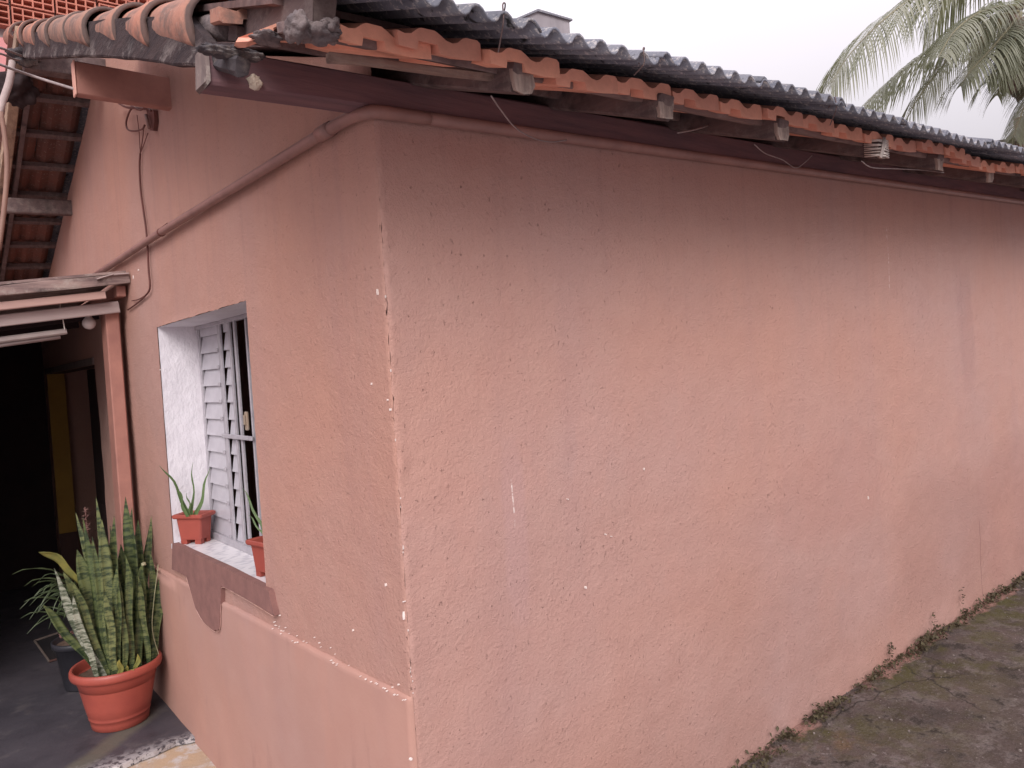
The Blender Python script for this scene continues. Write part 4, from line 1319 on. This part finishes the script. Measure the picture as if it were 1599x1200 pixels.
for (px, py) in ((1392, 1020), (1500, 928), (1270, 1110), (1232, 1150), (1455, 965), (1390, 1012)):
    b_ = at(px, py + 8, 'y', -.01)
    for i in range(14):
        p_ = b_ + Vector((random.gauss(0, .012), -random.uniform(0, .02), random.uniform(-.02, .07)))
        wleaf(p_, .016, .006, random.uniform(0, 6.28), random.uniform(-.2, 1))
wd_ = wb.build('weeds', m_weed)
tag(wd_, 'scrubby little weeds and moss growing along the foot of the side wall', 'weeds', kind='stuff')
# crumbs and leaf litter on the mossy path
lb = MB()
for i in range(260):
    x_ = random.uniform(1.0, 5.5); y_ = -abs(random.gauss(.0, .55)); r_ = random.uniform(.0012, .0035) * random.choice((1, 1, 1, 2))
    z_ = pathz(x_, y_) + .004
    c = Vector((x_, y_, z_ + r_ * .2))
    lb.prism([c + Vector((r_ * math.cos(a), r_ * math.sin(a) * random.uniform(.5, 1), 0)) for a in (0, 1.2, 2.4, 3.7, 5)], (0, 0, -r_ * .8))
tag(lb.build('grit', simple('pale_grit', (.30, .26, .24), (.1, .08, .07), 60, .9, 60, 0, var=0)), 'pale grit and crumbs scattered over the mossy path', 'grit', kind='stuff')

# ------------------------------------------------------------------ neighbours
# upper storey of unrendered hollow bricks behind the ridge
NY = 6.75
nb = empty('brick_building', (-1.5, NY + 2, 0), 'neighbouring building with bare hollow brick upper storey above a pink wall', 'building')
zsplit = at(20, 62, 'y', NY).z
MB().box((-6, NY, -.02), (2.0, NY + 3, zsplit)).build('pink_wall', m_pinkw, nb)
MB().box((-6, NY + .06, zsplit + .001), (2.0, NY + 3, zsplit + 2.2)).build('mortar_backing', m_bmort, nb)
BW, BHH = .375, .215
def hollow(w_=.352, h_=.195, cx=4, cz=3):
    """brick end-on: a grid of open cells"""
    b = MB(); wt = .012
    for i in range(cx + 1):
        x = i * (w_ - wt) / cx
        b.box((x, 0, 0), (x + wt, .10, h_))
    for j in range(cz + 1):
        z = j * (h_ - wt) / cz
        b.box((wt * .5, .002, z), (w_ - wt * .5, .099, z + wt))
    b.add([(0, .09, 0), (w_, .09, 0), (w_, .09, h_), (0, .09, h_)], [(0, 1, 2, 3)])
    return b
j0 = at(15, 10, 'y', NY)      # a mortar crossing seen in the picture
hb = hollow(); o_ = Vector((j0.x + .012, NY - .04, j0.z + .01))
for v in hb.v: v += o_
h0 = hb.build('brick', m_brick, nb)
hc = Vector(WO[h0.name])
for r_ in range(-2, 7):
    for c_ in range(-7, 6):
        if r_ == 0 and c_ == 0: continue
        if hc.z + r_ * BHH < zsplit - .02: continue
        dup(h0, hc + Vector((c_ * BW + random.uniform(-.004, .004), random.uniform(-.006, .006), r_ * BHH)), nb)
# far grey gable
GY = 10.0
gp = [at(800, 36, 'y', GY), at(838, 19, 'y', GY), at(889, 33, 'y', GY), at(889, 60, 'y', GY), at(800, 60, 'y', GY)]
for q_ in gp[3:]: q_.z = -.02
gp[3].x = gp[2].x; gp[4].x = gp[0].x
gh = empty('grey_building', (gp[0].x + .7, GY, 0), 'grey rendered building with low gable rising behind the corrugated roof', 'building')
MB().prism(gp, (0, 2.5, 0)).build('wall', m_greyw, gh)
rb = MB()
rb.prism([gp[0] + Vector((-.04, -.05, -.01)), gp[1] + Vector((0, -.05, .0)), gp[1] + Vector((0, -.05, .045)), gp[0] + Vector((-.04, -.05, .03))], (0, 2.6, 0))
rb.prism([gp[1] + Vector((0, -.05, 0)), gp[2] + Vector((.05, -.05, 0)), gp[2] + Vector((.05, -.05, .035)), gp[1] + Vector((0, -.05, .045))], (0, 2.6, 0))
rb.build('roof', m_sheet, gh)
# low red-brown house past the end of the path
rx = 15.0
a_ = at(1578, 232, 'x', rx); b_ = at(1580, 214, 'x', rx); e_ = at(1700, 214, 'x', rx)
rh = empty('red_house', (rx + 1, a_.y - 1, 0), 'red brown house with a dark roof edge beyond the far end of the roof', 'house')
MB().box((rx, b_.y - 4, -.02), (rx + 3, at(1583, 190, 'x', rx).y, at(1583, 185, 'x', rx).z)).build('wall', m_redw, rh)
l_ = at(1538, 222, 'x', rx - .4); r2 = at(1620, 211, 'x', rx - .4)
MB().prism([l_, r2, r2 + Vector((0, 0, -.12)), l_ + Vector((0, 0, -.05))], (1.2, 0, .1)).build('roof', m_barge, rh)

# cables and a down-pipe at the far left, fixed to the ridge end
def yline(pts, r_, label, nm='overhead_cable', mat=m_wire, cat='cable', grp='cables meeting at the ridge end'):
    P = [at(a, b, 'y', y) for (a, b, y) in pts]
    return tag(MB().tube(spline(P, 20), r_, 6).build(nm, mat, None, True), label, cat, grp)
yline([(-60, 60, 2.2), (0, 75, 2.6), (30, 86, 2.9), (46, 92, 3.0)], .007, 'upper thin cable running to the tip of the ridge')
yline([(-60, 72, 2.2), (0, 84, 2.6), (22, 93, 2.9), (44, 95, 3.0)], .006, 'lower of the two thin cables joining the ridge tip')
yline([(-70, 70, 1.9), (0, 101, 2.0), (60, 122, 2.1), (118, 140, 1.83)], .006, 'pale cable slanting from the left to the salmon purlin end')
tag(MB().tube(spline([at(a, b, 'y', y) for (a, b, y) in ((20, 96, 3.0), (14, 130, 3.0), (2, 165, 3.0), (-3, 190, 3.0))], 12), .018, 8).build('down_pipe', m_fair, None, True), 'pale pipe slanting down beside the ridge end at the far left', 'pipe')
tag(MB().tube(spline([at(a, b, 'y', y) for (a, b, y) in ((1, 175, 2.9), (7, 210, 2.9), (11, 260, 2.9), (7, 320, 2.9), (-2, 390, 2.9))], 16), .012, 8).build('curved_hose', simple('tan_hose', (.27, .16, .125), (.22, .125, .10), 5, .6, 60, 0, var=0), None, True), 'curved tan hose hanging at the left above the porch roof', 'hose')
# rubbish and mortar at the ridge tip
lump(at(40, 90, 'y', 2.98), .07, .06, .04, m_lich, 'mortar_lump', 31)
lump(at(26, 140, 'y', 3.3), .09, .10, .09, m_gloom, 'mortar_lump', 33)

# ------------------------------------------------------------------ coconut palm behind the far end
random.seed(11)
DP = 12.5
def atd(px, py, d=DP): return CAM + ray(px, py) * d
crown = atd(1640, 24)
palm = empty('coconut_palm', (crown.x + .5, crown.y + .3, 0), 'coconut palm with long drooping fronds behind the far end of the roof', 'palm tree')
tr = [Vector((crown.x + .6, crown.y + .3, -.02)), Vector((crown.x + .45, crown.y + .25, 2.2)), Vector((crown.x + .15, crown.y + .1, 4.4)), crown + Vector((0, 0, .1))]
MB().tube(spline(tr, 30), [.2 - .0025 * i + .008 * (i % 2) for i in range(31)], 12).build('trunk', m_trunk, palm, True)
def frond(pts, Lf, side_a, nleaf=70, droop=.8, w_=.030, gap=.12, both=True, dens=1.0):
    """pts: (px, py, depth) along the rachis from base to tip"""
    P = spline([atd(a, b, d) for a, b, d in pts], 40)
    fr_ = MB().tube(P, [.026 * (1 - i / 42) + .004 for i in range(41)], 6).build('frond', m_rachis, palm, True)
    b = MB()
    n_ = int(nleaf * dens)
    for i in range(n_):
        t = gap + (1 - gap) * (i + random.uniform(-.3, .3)) / n_
        t = max(0, min(.995, t))
        k = t * 40; k0 = int(k); c = P[k0].lerp(P[min(40, k0 + 1)], k - k0)
        d = (P[min(40, k0 + 1)] - P[max(0, k0 - 1)]).normalized()
        for sgn in ((-1, 1) if both else (side_a,)):
            side = d.cross(Vector((0, 0, 1))).normalized() * sgn
            L = Lf * 1.75 * (math.sin(math.pi * (.22 + .66 * t)) ** .8) * random.uniform(.82, 1.08)
            dr = droop * random.uniform(.8, 1.2)
            v0 = (side * .75 + d * .62 + Vector((0, 0, .12))).normalized()
            pts_ = []
            q_ = c.copy(); v_ = v0.copy()
            sg = 5
            for s_ in range(sg + 1):
                pts_.append(q_.copy())
                q_ = q_ + v_ * (L / sg)
                v_ = (v_ + Vector((0, 0, -dr * .46))).normalized()
            vs = []; fs = []
            for s_, q2 in enumerate(pts_):
                tt = s_ / sg
                ww = w_ * (.6 + .6 * math.sin(tt * 2.2)) * (1 - tt ** 3) + .001
                wv = (d * .8 + Vector((random.uniform(-.1, .1), random.uniform(-.1, .1), 0))).normalized() * ww * .5
                vs += [q2 - wv, q2 + wv]
            for s_ in range(sg): fs.append((2 * s_, 2 * s_ + 1, 2 * s_ + 3, 2 * s_ + 2))
            b.add(vs, fs)
    o = obj('leaflets', b.v, b.f, m_palm, fr_)
    tag(o, kind='stuff')
    return fr_
frond([(1600, 10, 12.4), (1540, -40, 12.2), (1470, -30, 12.0), (1410, 8, 11.8), (1365, 45, 11.6), (1325, 88, 11.5), (1298, 130, 11.5)], .95, 1, 95, 1.0)
frond([(1592, 10, 12.5), (1555, 14, 12.6), (1505, 42, 12.8), (1450, 80, 12.9), (1395, 122, 13), (1350, 165, 13)], .75, 1, 90, .95)
frond([(1590, 18, 12.6), (1548, 30, 12.6), (1505, 66, 12.5), (1465, 112, 12.5), (1430, 160, 12.5), (1408, 205, 12.6)], .62, 1, 80, .8)
frond([(1592, 22, 12.3), (1575, 45, 12.0), (1545, 80, 11.8), (1515, 112, 11.7), (1500, 135, 11.7)], .55, 1, 60, .7)
frond([(1594, 20, 12.3), (1590, 50, 12.1), (1570, 90, 12.0), (1540, 130, 12.0)], .55, 1, 55, .7)
frond([(1600, 20, 12.5), (1625, 60, 12.3), (1625, 120, 12.3), (1600, 180, 12.4), (1575, 215, 12.5)], .6, 1, 70, .7)
frond([(1595, 10, 12.7), (1560, -30, 13), (1520, -40, 13.4), (1480, -10, 13.8), (1450, 40, 14)], .9, 1, 80, .9)
frond([(1600, 5, 12.5), (1640, -50, 12.4), (1720, -60, 12.3), (1800, 10, 12.2), (1850, 110, 12.2)], .9, 1, 80, .9)
frond([(1600, 10, 12.3), (1650, 0, 11.9), (1720, 40, 11.4), (1770, 120, 11.0)], .8, 1, 80, .9)
frond([(1598, 5, 12.5), (1600, -90, 12.8), (1560, -160, 13.2), (1500, -170, 13.5)], .9, 1, 80, .9)
frond([(1596, 14, 12.4), (1570, 10, 12.0), (1530, 20, 11.6), (1490, 50, 11.3), (1465, 90, 11.1)], .6, 1, 70, .8)
frond([(1625, 30, 12.2), (1600, 60, 12.0), (1575, 100, 11.9), (1556, 150, 11.9)], .5, 1, 60, .6)
frond([(1640, 60, 12.2), (1622, 110, 12.0), (1600, 165, 12.0), (1582, 215, 12.0)], .5, 1, 60, .6)
frond([(1610, 0, 12.8), (1570, 20, 13.2), (1535, 55, 13.5), (1512, 95, 13.7)], .6, 1, 60, .7)
for (px, py, a, b2, c2, s_) in ((1578, 100, .20, .2, .42, 3), (1586, 60, .22, .22, .32, 8), (1590, 125, .10, .1, .30, 12)):
    c = atd(px, py, 12.3)
    lump(c, a, b2, c2, m_spathe, 'dead_spathe', s_, palm)
MB().tube([atd(1575, 130, 12.3), atd(1562, 142, 12.3), atd(1550, 153, 12.3)], [.03, .02, .008], 6).build('dead_spathe', m_spathe, palm)
